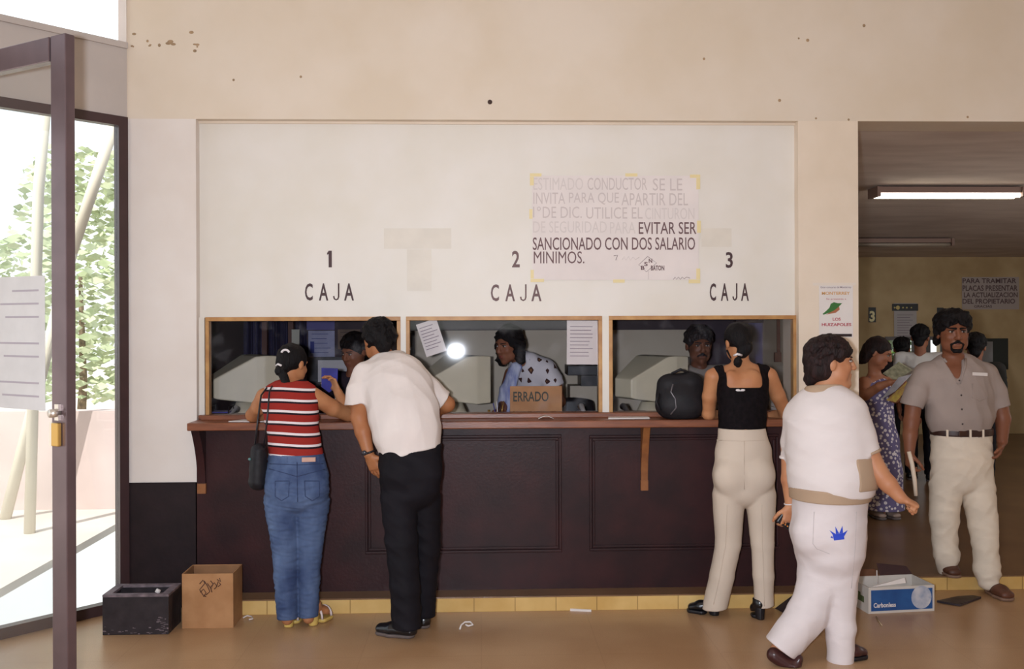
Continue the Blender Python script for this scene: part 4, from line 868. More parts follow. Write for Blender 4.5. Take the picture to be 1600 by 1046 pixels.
# ------------------------------------------------------------------ people
def skin(name, c): 
    return mat(name, c, .5, .08, 9, .03, 160, c2=(c[0] * .93, c[1] * .88, c[2] * .86), spec=.35)
def cloth(name, c, rough=.85, bump=.12, bscale=9.0, var=.05, stretch=None): return mat(name, c, rough, var, 5, bump, bscale, spec=.15, stretch=stretch)
M_hair = mat('black_hair', (21, 16, 18), .6, .4, 60, .7, 190, c2=(12, 9, 11), stretch=(1, 1, .16), spec=.18)
M_hairb = mat('dark_brown_hair', (46, 29, 29), .55, .4, 60, .7, 190, c2=(24, 15, 15), stretch=(1, 1, .2), spec=.2)
M_eyew = mat('eye_white', (176, 164, 156), .25); M_iris = mat('eye_dark', (36, 24, 20), .2); M_lip = mat('lip', (140, 76, 66), .5)
def lerp(a, b, t): return Vector(a) + (Vector(b) - Vector(a)) * t
def pxr(r, Y): return r * Y / F_PX
def chain(s, pts, off=0.0, k=.014):
    """limb through photo points (px, py, depth, radius in px): capsules that taper from joint to joint"""
    q = [(at(p[0], p[1], p[2]), pxr(p[3], p[2]) + off) for p in pts]
    for (a, ra), (b, rb) in zip(q, q[1:]): s.cap(a, b, ra, rb, k=k)
    return s
def loft(s, secs, u=(1, 0, 0), off=0.0, k=.02):
    """torso through sections (px, py, depth, half width in px, half depth in m); u is the lateral direction"""
    u = Vector(u).normalized(); q = []
    for px, py, Y, hw, hd in secs:
        w_ = math.sqrt(max((hw * Y / F_PX) ** 2 - (hd * u.y) ** 2, .0016)) / abs(u.x); q.append((at(px, py, Y), (w_ + off, hd + off)))
    for (a, wa), (b, wb) in zip(q, q[1:]): s.ecap(a, b, wa, wb, u, k=k)
    return s
class HeadF:
    def __init__(h, c, F, s=.225, U=(0, 0, 1)):
        h.c = Vector(c); h.F = Vector(F).normalized(); U = Vector(U); h.L = U.cross(h.F).normalized(); h.U = h.F.cross(h.L).normalized(); h.k = s / .225
        h.R = Matrix((h.L, h.F, h.U)).transposed()                     # columns: lateral, forward, up
    def p(h, l, f, u): return h.c + (h.L * l + h.F * f + h.U * u) * h.k
    def ell(h, s, l, f, u, r, k=.02): s.ell(h.p(l, f, u), [x * h.k for x in r], h.R, k * h.k); return s
    def cap(h, s, a, b, ra, rb=None, k=.015): s.cap(h.p(*a), h.p(*b), ra * h.k, (rb if rb is not None else ra) * h.k, k * h.k); return s
def head_shape(s, h, female=False, jaw=1.0, ears=True):
    h.ell(s, 0, -.012, .032, (.073, .093, .083), .02); h.ell(s, 0, .028, -.03, (.057 * jaw, .062, .074), .03)
    h.cap(s, (0, .03, -.06), (0, .068, -.094), .034 * jaw, .019, .03); h.ell(s, .045 * jaw, .03, -.055, (.018, .03, .03), .03); h.ell(s, -.045 * jaw, .03, -.055, (.018, .03, .03), .03)
    for g in (-1, 1):
        h.ell(s, g * .036, .066, -.018, (.02, .018, .018), .02)
        h.cap(s, (g * .014, .083, .034), (g * .044, .070, .032), .009, .007, .012)
        if ears: h.ell(s, g * .076, -.014, -.004, (.010, .020, .031), .008)
        h.ell(s, g * .012, .097, -.022, (.009, .011, .008), .006)
    h.cap(s, (0, .088, .026), (0, .108, -.018), .008, .0125, .010)
    h.cap(s, (-.016, .083, -.052), (.016, .083, -.052), .009, None, .01); h.cap(s, (-.013, .081, -.064), (.013, .081, -.064), .0095, None, .01)
    return s
def locks(s, h, seed, n=70, r=.0095, top=.042, low=100, flow=.35, rad=(.087, .101, .09)):
    """short overlapping strands laid over the skull, so that the hair reads as hair and not as a cap"""
    rr = random.Random(seed)
    for i in range(n):
        ph = rr.uniform(0, 6.283); th = rr.uniform(8, low - 35); pts = []
        for j in range(4):
            t = math.radians(th + j * rr.uniform(8, 15)); q = ph + j * flow * .3 * rr.uniform(-.3, 1); m_ = rr.uniform(.985, 1.03)
            pts.append((rad[0] * math.sin(t) * math.cos(q) * m_, -.02 + rad[1] * math.sin(t) * math.sin(q) * m_, top + rad[2] * math.cos(t) * m_))
        for a, b_ in zip(pts, pts[1:]): h.cap(s, a, b_, r * rr.uniform(.8, 1.2), r * .8, .006)
    return s
def face_parts(par, h, brow=M_hair, lips=M_lip, moust=None, goatee=False, heavy=1.0, look=(0, 0)):
    for g in (-1, 1):
        o = MB(); o.ell(h.p(g * .031, .078, .014), (.0118 * h.k, .0118 * h.k, .006 * h.k), 12, 8, h.R); e = o.build('eye', M_eyew, par)
        o = MB(); o.ell(h.p(g * .031 + look[0], .0875, .014 + look[1]), (.0058 * h.k, .0035 * h.k, .0062 * h.k), 10, 6, h.R); o.build('iris', M_iris, e)
        s = Shape(); h.cap(s, (g * .013, .092, .032), (g * .047, .076, .034), .0042 * heavy, .0028, .004); sdf_obj('eyebrow', s, brow, par, .0025)
        s = Shape(); h.cap(s, (g * .019, .087, .0215), (g * .044, .078, .019), .003, .0026, .004); sdf_obj('eyelid', s, brow, par, .002)
    s = Shape(); h.cap(s, (-.020, .086, -.0535), (0, .0915, -.0515), .0042, .0055, .004); h.cap(s, (.020, .086, -.0535), (0, .0915, -.0515), .0042, .0055, .004); h.cap(s, (-.014, .087, -.0635), (.014, .087, -.0635), .0055, None, .004); sdf_obj('lips', s, lips, par, .0025)
    if moust:
        s = Shape(); h.cap(s, (0, .095, -.039), (-.03, .082, -.055), .0085, .005, .006); h.cap(s, (0, .095, -.039), (.03, .082, -.055), .0085, .005, .006)
        if goatee:
            h.cap(s, (-.032, .08, -.058), (-.026, .072, -.085), .005, .006, .008); h.cap(s, (.032, .08, -.058), (.026, .072, -.085), .005, .006, .008); h.cap(s, (-.014, .082, -.092), (.014, .082, -.092), .012, None, .01)
        sdf_obj('moustache', s, moust, par, .003)
def hand(s, wr, d, n, g=1, curl=.35, sc=1.0, spread=.12, thumb=.8, tcurl=.4):
    """five-fingered hand from the wrist: d finger direction, n direction the palm faces, g side of the thumb"""
    wr, d, n = Vector(wr), Vector(d).normalized(), Vector(n); n = (n - d * n.dot(d)).normalized(); lt = d.cross(n).normalized() * g
    s.ecap(wr, wr + d * .03 * sc, (.026 * sc, .019 * sc), (.034 * sc, .016 * sc), lt, .012); s.ecap(wr + d * .03 * sc, wr + d * .082 * sc, (.037 * sc, .015 * sc), (.039 * sc, .012 * sc), lt, .01)
    s.ell(wr + d * .035 * sc + lt * .022 * sc + n * .006 * sc, (.018 * sc, .018 * sc, .018 * sc), k=.012)
    for i, (of, ln, r) in enumerate([(.029, .070, .0088), (.010, .078, .0092), (-.010, .072, .0088), (-.028, .056, .0078)]):
        p = wr + d * (.086 - .004 * (i in (0, 3)) - .006 * (i == 3)) * sc + lt * of * sc; dd = (d + lt * spread * (1.5 - i) * .5).normalized(); a = 0
        for j, fr_ in enumerate((.46, .30, .24)):
            a += curl * (1.0 + .12 * i) * (1, 1.15, .8)[j]; v = (dd * math.cos(a) + n * math.sin(a)).normalized(); q_ = p + v * ln * fr_ * sc; s.cap(p, q_, r * sc * (1 - .1 * j), r * sc * (.9 - .1 * j), k=.005); p = q_
    p = wr + d * .028 * sc + lt * .028 * sc + n * .004 * sc; a = 0
    for j, ln in enumerate((.04, .032, .026)):
        a += (0.0, tcurl, tcurl)[j]; v = (d * (.55 + .25 * j) + lt * (thumb - .3 * j * (tcurl + .4)) + n * (.3 + a * .5)).normalized(); q_ = p + v * ln * sc; s.cap(p, q_, (.0125, .0105, .0095)[j] * sc, (.0108, .0098, .008)[j] * sc, k=.006); p = q_
    return s
def shoe(par, heel, toe, m, wd=.042, hgt=.062, heelh=.0, sole=M_black, ankle=None, top=.0, name='shoe', h=.005, solet=.018):
    """shoe from heel to toe (ground points, m); heelh raises the heel on a block"""
    heel, toe = Vector(heel), Vector(toe); d = (toe - heel); L = d.length; d.normalize(); lat = d.cross(ZU).normalized()
    s = Shape(); z = solet
    s.ecap(heel + d * .035 + ZU * (z + heelh + .022), heel + d * L * .55 + ZU * (z + heelh * .4 + .02), (wd * .82, hgt * .62), (wd, hgt * .5), lat, .02); s.ecap(heel + d * L * .55 + ZU * (z + heelh * .4 + .02), heel + d * (L - .045) + ZU * (z + .016), (wd, hgt * .5), (wd * .88, hgt * .36), lat, .02)
    s.cap(heel + d * .045 + ZU * (z + heelh + .03), heel + d * .05 + ZU * (z + heelh + hgt + top), .034, .036, .02)
    s.plane(heel + d * .05 + ZU * (z + heelh + hgt + top), (0, 0, 1)); nn = (d * (-heelh * .6 / (L * .55)) + Vector((0, 0, -1))) if heelh else Vector((0, 0, -1))
    s.plane(heel + d * L * .55 + ZU * (z + heelh * .4), nn)
    o = sdf_obj(name, s, m, par, h)
    s = Shape(); s.ecap(heel + d * .04 + ZU * .014, heel + d * L * .55 + ZU * .014, (wd * .8, .03), (wd * 1.04, .03), lat, .02); s.ecap(heel + d * L * .55 + ZU * .014, heel + d * (L - .05) + ZU * .014, (wd * 1.04, .03), (wd * .94, .03), lat, .02)
    s.plane(heel + ZU * .001, (0, 0, -1)); s.plane(heel + ZU * (solet + .002), (0, 0, 1))
    if heelh:
        s2 = Shape(); s2.ecap(heel + d * .035 + ZU * .0, heel + d * .04 + ZU * (heelh + solet + .006), (wd * .62, .026), (wd * .74, .034), lat, .004); s2.plane(heel + ZU * .001, (0, 0, -1)); s2.plane(heel + ZU * (heelh + solet + .006), (0, 0, 1)); sdf_obj('heel', s2, sole, o, .004)
        s3 = Shape(); s3.ecap(heel + d * L * .5 + ZU * .014, heel + d * (L - .05) + ZU * .014, (wd, .03), (wd * .92, .03), lat, .02); s3.plane(heel + ZU * .001, (0, 0, -1)); s3.plane(heel + ZU * (solet + .004), (0, 0, 1)); sdf_obj('sole', s3, sole, o, .004)
    else: sdf_obj('sole', s, sole, o, .0045)
    return o
def ground(px, py, Z=0.0): return at(px, py, Z=Z)
HB = .0055

# ---- 1: woman in the striped top ------------------------------------------------
SK1 = skin('skin_tan', (184, 128, 88))
root = thing('person', 'woman with black ponytail in red striped sleeveless top and blue jeans leaning on the counter', 'person', ground(466, 982))
tsec = [(463, 722, 5.30, 43, .105), (460, 690, 5.32, 38.5, .095), (456, 655, 5.345, 40, .1), (453, 628, 5.37, 43, .105), (453, 615, 5.385, 40, .085)]
h = HeadF(at(457, 570, 5.46), (.45, .85, -.28), .215)
s = Shape(); head_shape(s, h, True); loft(s, tsec, off=-.009)
s.cap(at(456, 612, 5.40), h.p(0, -.02, -.06), .05, .046, .03); s.cap(at(418, 618, 5.385), at(487, 618, 5.385), .04, .04, .03)
chain(s, [(413, 620, 5.385, 13), (405, 636, 5.44, 12), (395, 649, 5.53, 10.5), (414, 650.5, 5.62, 8.5), (428, 651.5, 5.66, 6.8)])
hand(s, at(428, 651.5, 5.66), (.9, .2, -.05), (0, 0, -1), 1, .12, .92)
chain(s, [(491, 620, 5.385, 13.5), (520, 638, 5.45, 12.5), (544, 648, 5.54, 10.5), (536, 630, 5.62, 8.8), (528, 613, 5.66, 6.8)])
hand(s, at(528, 613, 5.66), (-.35, .05, .9), (-.7, -.5, -.2), -1, .5, .9)
loft(s, [(463, 722, 5.30, 40, .1), (464, 775, 5.28, 42, .1)]); chain(s, [(441, 785, 5.28, 22), (447, 880, 5.28, 15), (449, 968, 5.27, 9)]); chain(s, [(487, 785, 5.30, 22), (482, 880, 5.3, 15), (482, 966, 5.3, 9)])
body = sdf_obj('body', s, SK1, root, HB)
m = cloth('striped_knit', (146, 44, 38)); n, l, b = nodes_of(m)
tc = n.new('ShaderNodeTexCoord'); sp = n.new('ShaderNodeSeparateXYZ'); l.new(tc.outputs['Object'], sp.inputs[0])
def M_(op, a, bb=None, node=n, lk=l):
    q = node.new('ShaderNodeMath'); q.operation = op
    for i, v in enumerate((a, bb)):
        if v is None: continue
        if isinstance(v, (int, float)): q.inputs[i].default_value = v
        else: lk.new(v, q.inputs[i])
    return q.outputs[0]
fr_ = M_('FRACT', M_('MULTIPLY', M_('ADD', sp.outputs['Z'], M_('MULTIPLY', M_('SINE', M_('MULTIPLY', sp.outputs['X'], 14.0)), .006)), 1 / .0595))
rp = n.new('ShaderNodeValToRGB'); rp.color_ramp.interpolation = 'CONSTANT'; e = rp.color_ramp.elements
e[0].position = 0; e[0].color = lin((146, 44, 38)); e[1].position = .60; e[1].color = lin((34, 24, 32)); q = e.new(.77); q.color = lin((226, 214, 216)); q = e.new(.98); q.color = lin((146, 44, 38))
l.new(fr_, rp.inputs[0]); l.new(rp.outputs[0], b.inputs['Base Color'])
s = Shape(); loft(s, tsec, off=.002); s.cap(at(423, 617, 5.385), at(484, 617, 5.385), .043, .043, .03); s.ell(at(440, 640, 5.33), (.05, .03, .05), k=.03); s.ell(at(470, 640, 5.33), (.05, .03, .05), k=.03)
s.plane(at(462, 713, 5.3), (.05, 0, -1)); s.minus(Shape().ell(at(456, 592, 5.41), (.055, .08, .05)), .01)
top_ = sdf_obj('striped_top', s, m, root, .005, noise=dict(amp=.002, freq=40, seed=2))
M_jean = mat('blue_jeans', (92, 110, 144), .8, .25, 7, .5, 12, c2=(54, 68, 102), spec=.15, stretch=(1, 1, .7))
s = Shape(); loft(s, [(463, 714, 5.3, 43, .105), (463, 745, 5.285, 49, .115), (464, 772, 5.28, 49, .115)]); s.ell(at(440, 762, 5.235), (.085, .075, .085), k=.03); s.ell(at(487, 762, 5.245), (.085, .075, .085), k=.03)
chain(s, [(441, 785, 5.28, 28), (446, 850, 5.28, 21.5), (447, 900, 5.28, 18.5), (449, 968, 5.27, 16)], k=.01); chain(s, [(487, 785, 5.3, 28), (484, 850, 5.3, 20.5), (482, 900, 5.3, 17.5), (482, 966, 5.3, 15.5)], k=.01)
s.plane(at(463, 709, 5.3), (0, 0, 1)); s.plane(at(449, 966, 5.27), (0, 0, -1))
jn = sdf_obj('jeans', s, M_jean, root, HB, noise=dict(amp=.003, freq=38, seed=5, stretch=(1, 1, 1.6)))
o = MB(); c = at(482, 719, 5.185); o.obox(c + Vector((0, .008, 0)), (.036, .004, 0), (0, .004, 0), (0, 0, .012)); o.build('leather_patch', mat('patch_pink', (196, 156, 140), .7), jn, bevel=.002)
def surf_y(obj, px, py):
    off = ROOTLOC[obj.name]; d = (at(px, py, 4.0) - CAM).normalized(); hit, loc, nr, _ = obj.ray_cast(CAM - off, d); return (loc + off, nr) if hit else (at(px, py, 4.9), Vector((0, -1, 0)))
M_seam = mat('jeans_seam', (44, 56, 90), .8)
def seam(pts, ob, m_, r=.0022, name='seam'):
    q = []
    for (xa_, ya_), (xb_, yb_) in zip(pts, pts[1:]):
        for i in range(6): q.append(surf_y(ob, xa_ + (xb_ - xa_) * i / 6, ya_ + (yb_ - ya_) * i / 6)[0])
    q.append(surf_y(ob, *pts[-1])[0]); o = MB(); o.tube(q, r, 6); return o.build(name, m_, ob)
seam([(464, 723), (465, 785)], jn, M_seam); seam([(422, 725), (464, 727), (505, 725)], jn, M_seam); seam([(421, 733), (464, 745), (507, 734)], jn, M_seam)
seam([(430, 752), (430, 776), (440, 783), (451, 776), (452, 752), (430, 752)], jn, M_seam, name='pocket'); seam([(476, 752), (477, 776), (488, 783), (499, 776), (499, 752), (476, 752)], jn, M_seam, name='pocket')
for xx in (431, 447, 497): o = MB(); lc, nr = surf_y(jn, xx, 719); o.box((lc.x - .006, lc.y - .004, lc.z - .02), (lc.x + .006, lc.y + .002, lc.z + .018)); o.build('belt_loop', M_jean, jn)
s = Shape(); h.ell(s, 0, -.018, .036, (.083, .098, .087), .02); h.cap(s, (0, -.07, -.02), (0, -.095, -.06), .05, .034, .03); s.minus(h.ell(Shape(), 0, .09, -.035, (.062, .085, .085)), .012)
hr = sdf_obj('hair', s, M_hair, root, .005, noise=dict(amp=.0025, freq=90, seed=3, stretch=(1, 1, .3)))
s = Shape(); s.cap(h.p(0, -.1, -.045), at(452, 612, 5.335), .026, .022, .015); s.cap(at(452, 612, 5.335), at(450, 624, 5.325), .022, .008, .01); sdf_obj('ponytail', s, M_hair, hr, .005, noise=dict(amp=.003, freq=90, seed=6, stretch=(1, 1, .3)))
M_clip = mat('hair_clip_white', (222, 216, 218), .3)
o = MB(); c = at(446, 551, 5.36); o.tube([c + Vector((.021 * math.cos(t), -.002 + .0 * t, .018 * math.sin(t) - .004)) for t in [.2 + .275 * i for i in range(11)]], .0062, 8); o.build('hair_clip', M_clip, hr)
o = MB(); o.tube([h.p(-.02, -.118, -.036), h.p(0, -.127, -.028), h.p(.02, -.118, -.036)], .006, 8); o.build('hair_tie', M_clip, hr)
M_heel = mat('heel_yellow', (206, 174, 96), .4); M_strapw = mat('sandal_white', (210, 194, 190), .4)
sh_ = shoe(root, ground(447, 983), ground(447, 983) + Vector((.045, .2, 0)), SK1, .04, .05, .055, M_heel, name='sandal'); sh2 = shoe(root, ground(483, 980), ground(483, 980) + Vector((.10, .18, 0)), SK1, .04, .05, .055, M_heel, name='sandal')
for sh, c, dx in ((sh_, ground(447, 983), (.045, .2)), (sh2, ground(483, 980), (.10, .18))):
    d = Vector((dx[0], dx[1], 0)).normalized(); lt = d.cross(ZU)
    for t, z in ((.06, .075), (.14, .06)):
        o = MB(); o.tube([c + d * t + lt * .043 * math.cos(a) + ZU * (.03 + (z - .01) * math.sin(a)) for a in [i * .314 for i in range(11)]], .007, 8); o.build('strap', M_strapw, sh)
bg = thing('shoulder_bag', 'black shoulder bag with thin straps hanging at the side of the ponytailed woman', 'handbag', at(404, 770, 5.24))
s = Shape(); s.ecap(at(404, 705, 5.25), at(403, 752, 5.25), (.042, .05), (.05, .062), (1, 0, 0), .02); sdf_obj('bag_body', s, M_nylon, bg, .006, noise=dict(amp=.002, freq=40, seed=2))
for pts in ([(425, 604, 5.33), (421, 612, 5.27), (418, 650, 5.235), (412, 700, 5.235)], [(417, 606, 5.34), (408, 618, 5.3), (403, 655, 5.26), (398, 700, 5.24)]):
    o = MB(); o.tube([at(*p) for p in pts], .0048, 8); o.build('strap', M_black, bg)
o = MB(); p = at(390, 718, 5.22); o.ell(p, (.008, .008, .008)); o.build('clasp', mat('clasp_teal', (90, 130, 128), .3), bg)

# ---- 2: man in the white T-shirt -------------------------------------------------
SK2 = skin('skin_brown', (168, 112, 74))
root = thing('person', 'man with short black hair in white T-shirt and black trousers bending over the counter', 'person', ground(640, 998))
tsec = [(642, 706, 5.20, 44, .125), (636, 678, 5.22, 51, .14), (631, 645, 5.26, 53, .14), (622, 612, 5.32, 52, .135), (611, 588, 5.38, 48, .12), (603, 573, 5.43, 34, .085)]
h = HeadF(at(591, 533, 5.49), (-.42, .85, -.28), .226)
s = Shape(); head_shape(s, h); loft(s, tsec, off=-.01); s.cap(at(601, 568, 5.43), h.p(0, -.025, -.055), .058, .054, .03)
s.cap(at(572, 586, 5.38), at(643, 590, 5.40), .05, .05, .03)
chain(s, [(567, 590, 5.36, 15.5), (563, 622, 5.32, 14), (561, 652, 5.27, 13.2), (567, 675, 5.24, 12.2), (576, 709, 5.21, 8.6)])
hand(s, at(576.5, 710, 5.21), (.36, .0, -.93), (.4, .72, .1), 1, .22, 1.0, thumb=.9)
chain(s, [(645, 592, 5.40, 16), (672, 613, 5.44, 14.5), (698, 632, 5.47, 12.5), (682, 641, 5.55, 10.5), (655, 648, 5.64, 8)])
hand(s, at(655, 648, 5.64), (-.9, .15, -.05), (0, 0, -1), -1, .15, 1.0)
chain(s, [(640, 722, 5.21, 31), (641, 760, 5.19, 30)]); chain(s, [(622, 775, 5.14, 22), (632, 900, 5.09, 15), (635, 950, 5.07, 11)]); chain(s, [(662, 775, 5.22, 22), (662, 900, 5.25, 15), (661, 945, 5.26, 11)])
sdf_obj('body', s, SK2, root, HB)
M_tee = cloth('white_cotton', (224, 213, 208), .85, .55, 7, .05, (1.2, 1.2, .4))
tg = Shape(); loft(tg, [(642, 722, 5.19, 47, .14)] + tsec, off=.004, k=.03); tg.cap(at(576, 586, 5.37), at(640, 587, 5.39), .058, .058, .04); tg.plane(at(642, 707, 5.2), (.24, 0, -1), .01)
sa = chain(Shape(), [(570, 586, 5.37, 20), (562, 612, 5.33, 20.5), (559, 648, 5.29, 21.5)], k=.02).plane(at(560, 631, 5.3), (.12, .0, -1)); sb = chain(Shape(), [(644, 590, 5.40, 21), (672, 611, 5.43, 19.5), (706, 640, 5.46, 19)], k=.02).plane(at(692, 631, 5.45), (.74, .05, -.55))
s = Shape().group(tg).group(sa, .03).group(sb, .03); s.minus(Shape().ell(at(600, 549, 5.46), (.06, .07, .032)), .008)
sdf_obj('t_shirt', s, M_tee, root, HB, noise=dict(amp=.0055, freq=22, seed=9, stretch=(1.3, 1.3, .45)))
M_blk = cloth('black_trouser_cloth', (25, 22, 28), .75, .6, 8, .2, (.9, .9, .6))
s = Shape(); loft(s, [(641, 700, 5.2, 49, .125), (641, 730, 5.185, 48, .13), (641, 762, 5.18, 47, .13)]); s.ell(at(622, 742, 5.1), (.09, .07, .1), k=.04); s.ell(at(662, 742, 5.13), (.09, .07, .1), k=.04)
chain(s, [(622, 778, 5.14, 28), (628, 850, 5.11, 25), (633, 920, 5.08, 23.5), (635, 984, 5.07, 23)], k=.012); chain(s, [(662, 778, 5.22, 27), (664, 850, 5.24, 24), (661, 920, 5.25, 21), (661, 968, 5.26, 19)], k=.012)
s.plane(at(641, 694, 5.2), (0, 0, 1)); s.plane(at(635, 981, 5.07), (0, 0, -1)); sdf_obj('trousers', s, M_blk, root, HB, noise=dict(amp=.004, freq=26, seed=12, stretch=(.6, .6, 1.5)))
s = Shape(); h.ell(s, 0, -.018, .04, (.084, .1, .088), .02); h.cap(s, (0, -.07, -.01), (0, -.075, -.05), .05, .045, .03); h.cap(s, (-.045, -.03, .02), (.045, -.03, .02), .06, None, .02); locks(s, h, 2, rad=(.087, .101, .081)); s.minus(h.ell(Shape(), 0, .09, -.045, (.07, .1, .085)), .012); s.minus(h.ell(Shape(), .085, -.008, -.012, (.02, .03, .035)), .006); s.minus(h.ell(Shape(), -.085, -.008, -.012, (.02, .03, .035)), .006)
sdf_obj('hair', s, M_hair, root, .005, noise=dict(amp=.005, freq=60, seed=3))
wv = thing('wristwatch', 'black watch on the hanging wrist of the man in the white T-shirt', 'watch', at(575, 711, 5.21)); a_ = at(576, 707, 5.21); d = Vector((.3, 0, -.95)).normalized(); bx_, by_ = basis(d)
o = MB(); o.tube([a_ + (bx_ * math.cos(i * .3307) + by_ * math.sin(i * .3307)) * .0345 for i in range(20)], .006, 6); o.build('band', M_black, wv)
o = MB(); o.ell(a_ + Vector((-.02, -.03, 0)), (.014, .008, .014)); o.build('dial', mat('watch_face', (52, 50, 56), .2), wv)
M_shoe = mat('black_leather', (26, 24, 27), .25, .2, 12, spec=.6); M_solg = mat('sole_grey', (96, 84, 80), .6)
shoe(root, ground(650, 998), ground(650, 998) + Vector((-.235, .10, 0)), M_shoe, .048, .066, 0, M_solg, top=.01); shoe(root, ground(664, 985), ground(664, 985) + Vector((-.06, .25, 0)), M_shoe, .046, .066, 0, M_solg, top=.01)

# ---- 3: woman in the black top and beige trousers ---------------------------------
SK3 = skin('skin_warm', (188, 132, 92))
root = thing('person', 'woman with black hair bun in black square necked top and beige trousers', 'person', ground(1155, 968))
tsec = [(1159, 676, 5.37, 36.5, .095), (1160, 650, 5.39, 36, .09), (1161, 622, 5.42, 39, .1), (1160, 598, 5.445, 39.5, .1), (1158, 583, 5.46, 34, .07)]
h = HeadF(at(1153, 537, 5.52), (-.12, .92, -.3), .205)
s = Shape(); head_shape(s, h, True); loft(s, tsec, off=-.006); s.cap(at(1157, 580, 5.47), h.p(0, -.02, -.06), .052, .046, .03); s.cap(at(1119, 585, 5.46), at(1197, 584, 5.46), .04, .04, .035)
for q in (1142, 1176): s.ell(at(q, 596, 5.38), (.045, .03, .06), k=.03)
chain(s, [(1114, 589, 5.455, 13), (1109, 620, 5.49, 11.5), (1107, 647, 5.53, 10), (1122, 650, 5.62, 8), (1136, 651.5, 5.66, 6.3)]); hand(s, at(1136, 651.5, 5.66), (.9, .15, 0), (0, 0, -1), 1, .12, .9)
chain(s, [(1202, 588, 5.455, 13), (1215, 618, 5.49, 11.5), (1228, 647, 5.54, 10), (1212, 650, 5.63, 8), (1198, 651.5, 5.66, 6.3)]); hand(s, at(1198, 651.5, 5.66), (-.9, .15, 0), (0, 0, -1), -1, .12, .9)
loft(s, [(1160, 680, 5.36, 36, .09), (1163, 755, 5.35, 42, .1)]); chain(s, [(1140, 775, 5.36, 21), (1138, 850, 5.37, 15), (1121, 932, 5.4, 9)]); chain(s, [(1187, 775, 5.33, 21), (1191, 850, 5.33, 14), (1193, 935, 5.34, 9)])
sdf_obj('body', s, SK3, root, HB)
M_lace = mat('black_lace', (24, 18, 21), .8, .35, 45, .3, 60, c2=(13, 10, 12), spec=.1)
s = Shape(); loft(s, tsec, off=.003); s.cap(at(1122, 584, 5.46), at(1194, 583, 5.46), .047, .047, .03)
for q in (1142, 1176): s.ell(at(q, 596, 5.38), (.05, .035, .065), k=.03)
s.plane(at(1160, 672, 5.37), (0, 0, -1)); s.plane(at(1113, 590, 5.46), (-1, 0, .1)); s.plane(at(1204, 590, 5.46), (1, 0, .1))
xa, xb = at(1133, 600, 5.4), at(1188, 600, 5.4); zc = at(1160, 606, 5.36).z
ctr = Vector(((xa.x + xb.x) / 2, 5.46, zc + .2)); hx = (xb.x - xa.x) / 2
def boxfn(c, hv, r=.02):
    c = V3(c); hv = np.array(hv, np.float32)
    return lambda P: np.sqrt((np.maximum(np.abs(P - c) - hv + r, 0) ** 2).sum(-1)) - r + np.minimum(np.max(np.abs(P - c) - hv + r, -1), 0)
bs = Shape(); bs.p.append((boxfn(ctr, (hx, .3, .2)), None, None, 0)); s.minus(bs, .006)
lt_ = sdf_obj('black_top', s, M_lace, root, .005, noise=dict(amp=.0015, freq=60, seed=7))
o = MB(); c = at(1157, 610, 5.315); o.ell(c + Vector((-.014, .002, 0)), (.013, .004, .006)); o.ell(c + Vector((.014, .002, 0)), (.013, .004, .006)); o.tube([c + Vector((-.02, .002, -.004)), c + Vector((.02, .002, -.004))], .003, 6); o.build('bow', M_clip, lt_)
M_beige = cloth('beige_twill', (208, 192, 176), .8, .4, 8, .04, (1, 1, .5))
s = Shape(); loft(s, [(1159, 674, 5.365, 37.5, .1), (1161, 705, 5.36, 43, .11), (1162, 740, 5.35, 48, .12), (1163, 762, 5.35, 47.5, .115)]); s.ell(at(1140, 745, 5.29), (.085, .07, .095), k=.035); s.ell(at(1186, 745, 5.28), (.085, .07, .095), k=.035)
chain(s, [(1139, 775, 5.36, 26), (1138, 850, 5.37, 20), (1128, 900, 5.385, 19), (1116, 952, 5.4, 19)], k=.01); chain(s, [(1188, 775, 5.33, 25), (1191, 850, 5.33, 17.5), (1193, 900, 5.33, 16), (1194, 958, 5.34, 15)], k=.01)
s.plane(at(1159, 669, 5.365), (0, 0, 1)); s.plane(at(1116, 951, 5.4), (.1, 0, -1)); sdf_obj('trousers', s, M_beige, root, HB, noise=dict(amp=.0022, freq=34, seed=15, stretch=(1, 1, .5)))
M_crease = cloth('beige_crease', (196, 178, 162), .8, .06, 20, .03); tr3 = bpy.data.objects[[o_.name for o_ in root.children if o_.name.startswith('trousers')][0]]
seam([(1120, 688), (1160, 690), (1200, 688)], tr3, M_crease, .0016); seam([(1163, 690), (1163, 765)], tr3, M_crease, .0018); seam([(1136, 790), (1134, 850), (1125, 900), (1115, 945)], tr3, M_beige, .0024, 'crease'); seam([(1190, 790), (1191, 850), (1193, 900), (1194, 948)], tr3, M_beige, .0024, 'crease')
s = Shape(); h.ell(s, 0, -.016, .042, (.088, .1, .092), .02); h.cap(s, (0, -.06, .0), (0, -.085, -.05), .055, .04, .03); h.cap(s, (-.012, -.082, -.05), (.012, -.078, -.085), .042, .036, .02); s.minus(h.ell(Shape(), 0, .09, -.04, (.066, .095, .085)), .012); s.minus(h.ell(Shape(), -.09, -.01, -.014, (.022, .03, .035)), .006); s.minus(h.ell(Shape(), .09, -.01, -.014, (.022, .03, .035)), .006)
hr = sdf_obj('hair', s, M_hair, root, .005, noise=dict(amp=.003, freq=70, seed=31, stretch=(1, 1, .4)))
s = Shape(); s.ell(at(1153, 566, 5.385), (.024, .022, .031)); sdf_obj('hair_bun', s, M_hair, hr, .004, noise=dict(amp=.0025, freq=110, seed=5))
s = Shape(); s.cap(at(1136, 548, 5.45), at(1142, 560, 5.42), .006, .004, .005); sdf_obj('hair_lock', s, M_hair, hr, .003)
o = MB(); o.tube([at(1147, 556, 5.39), at(1152, 553.5, 5.375), at(1159, 555.5, 5.39)], .007, 8); o.build('hair_tie', M_clip, hr)
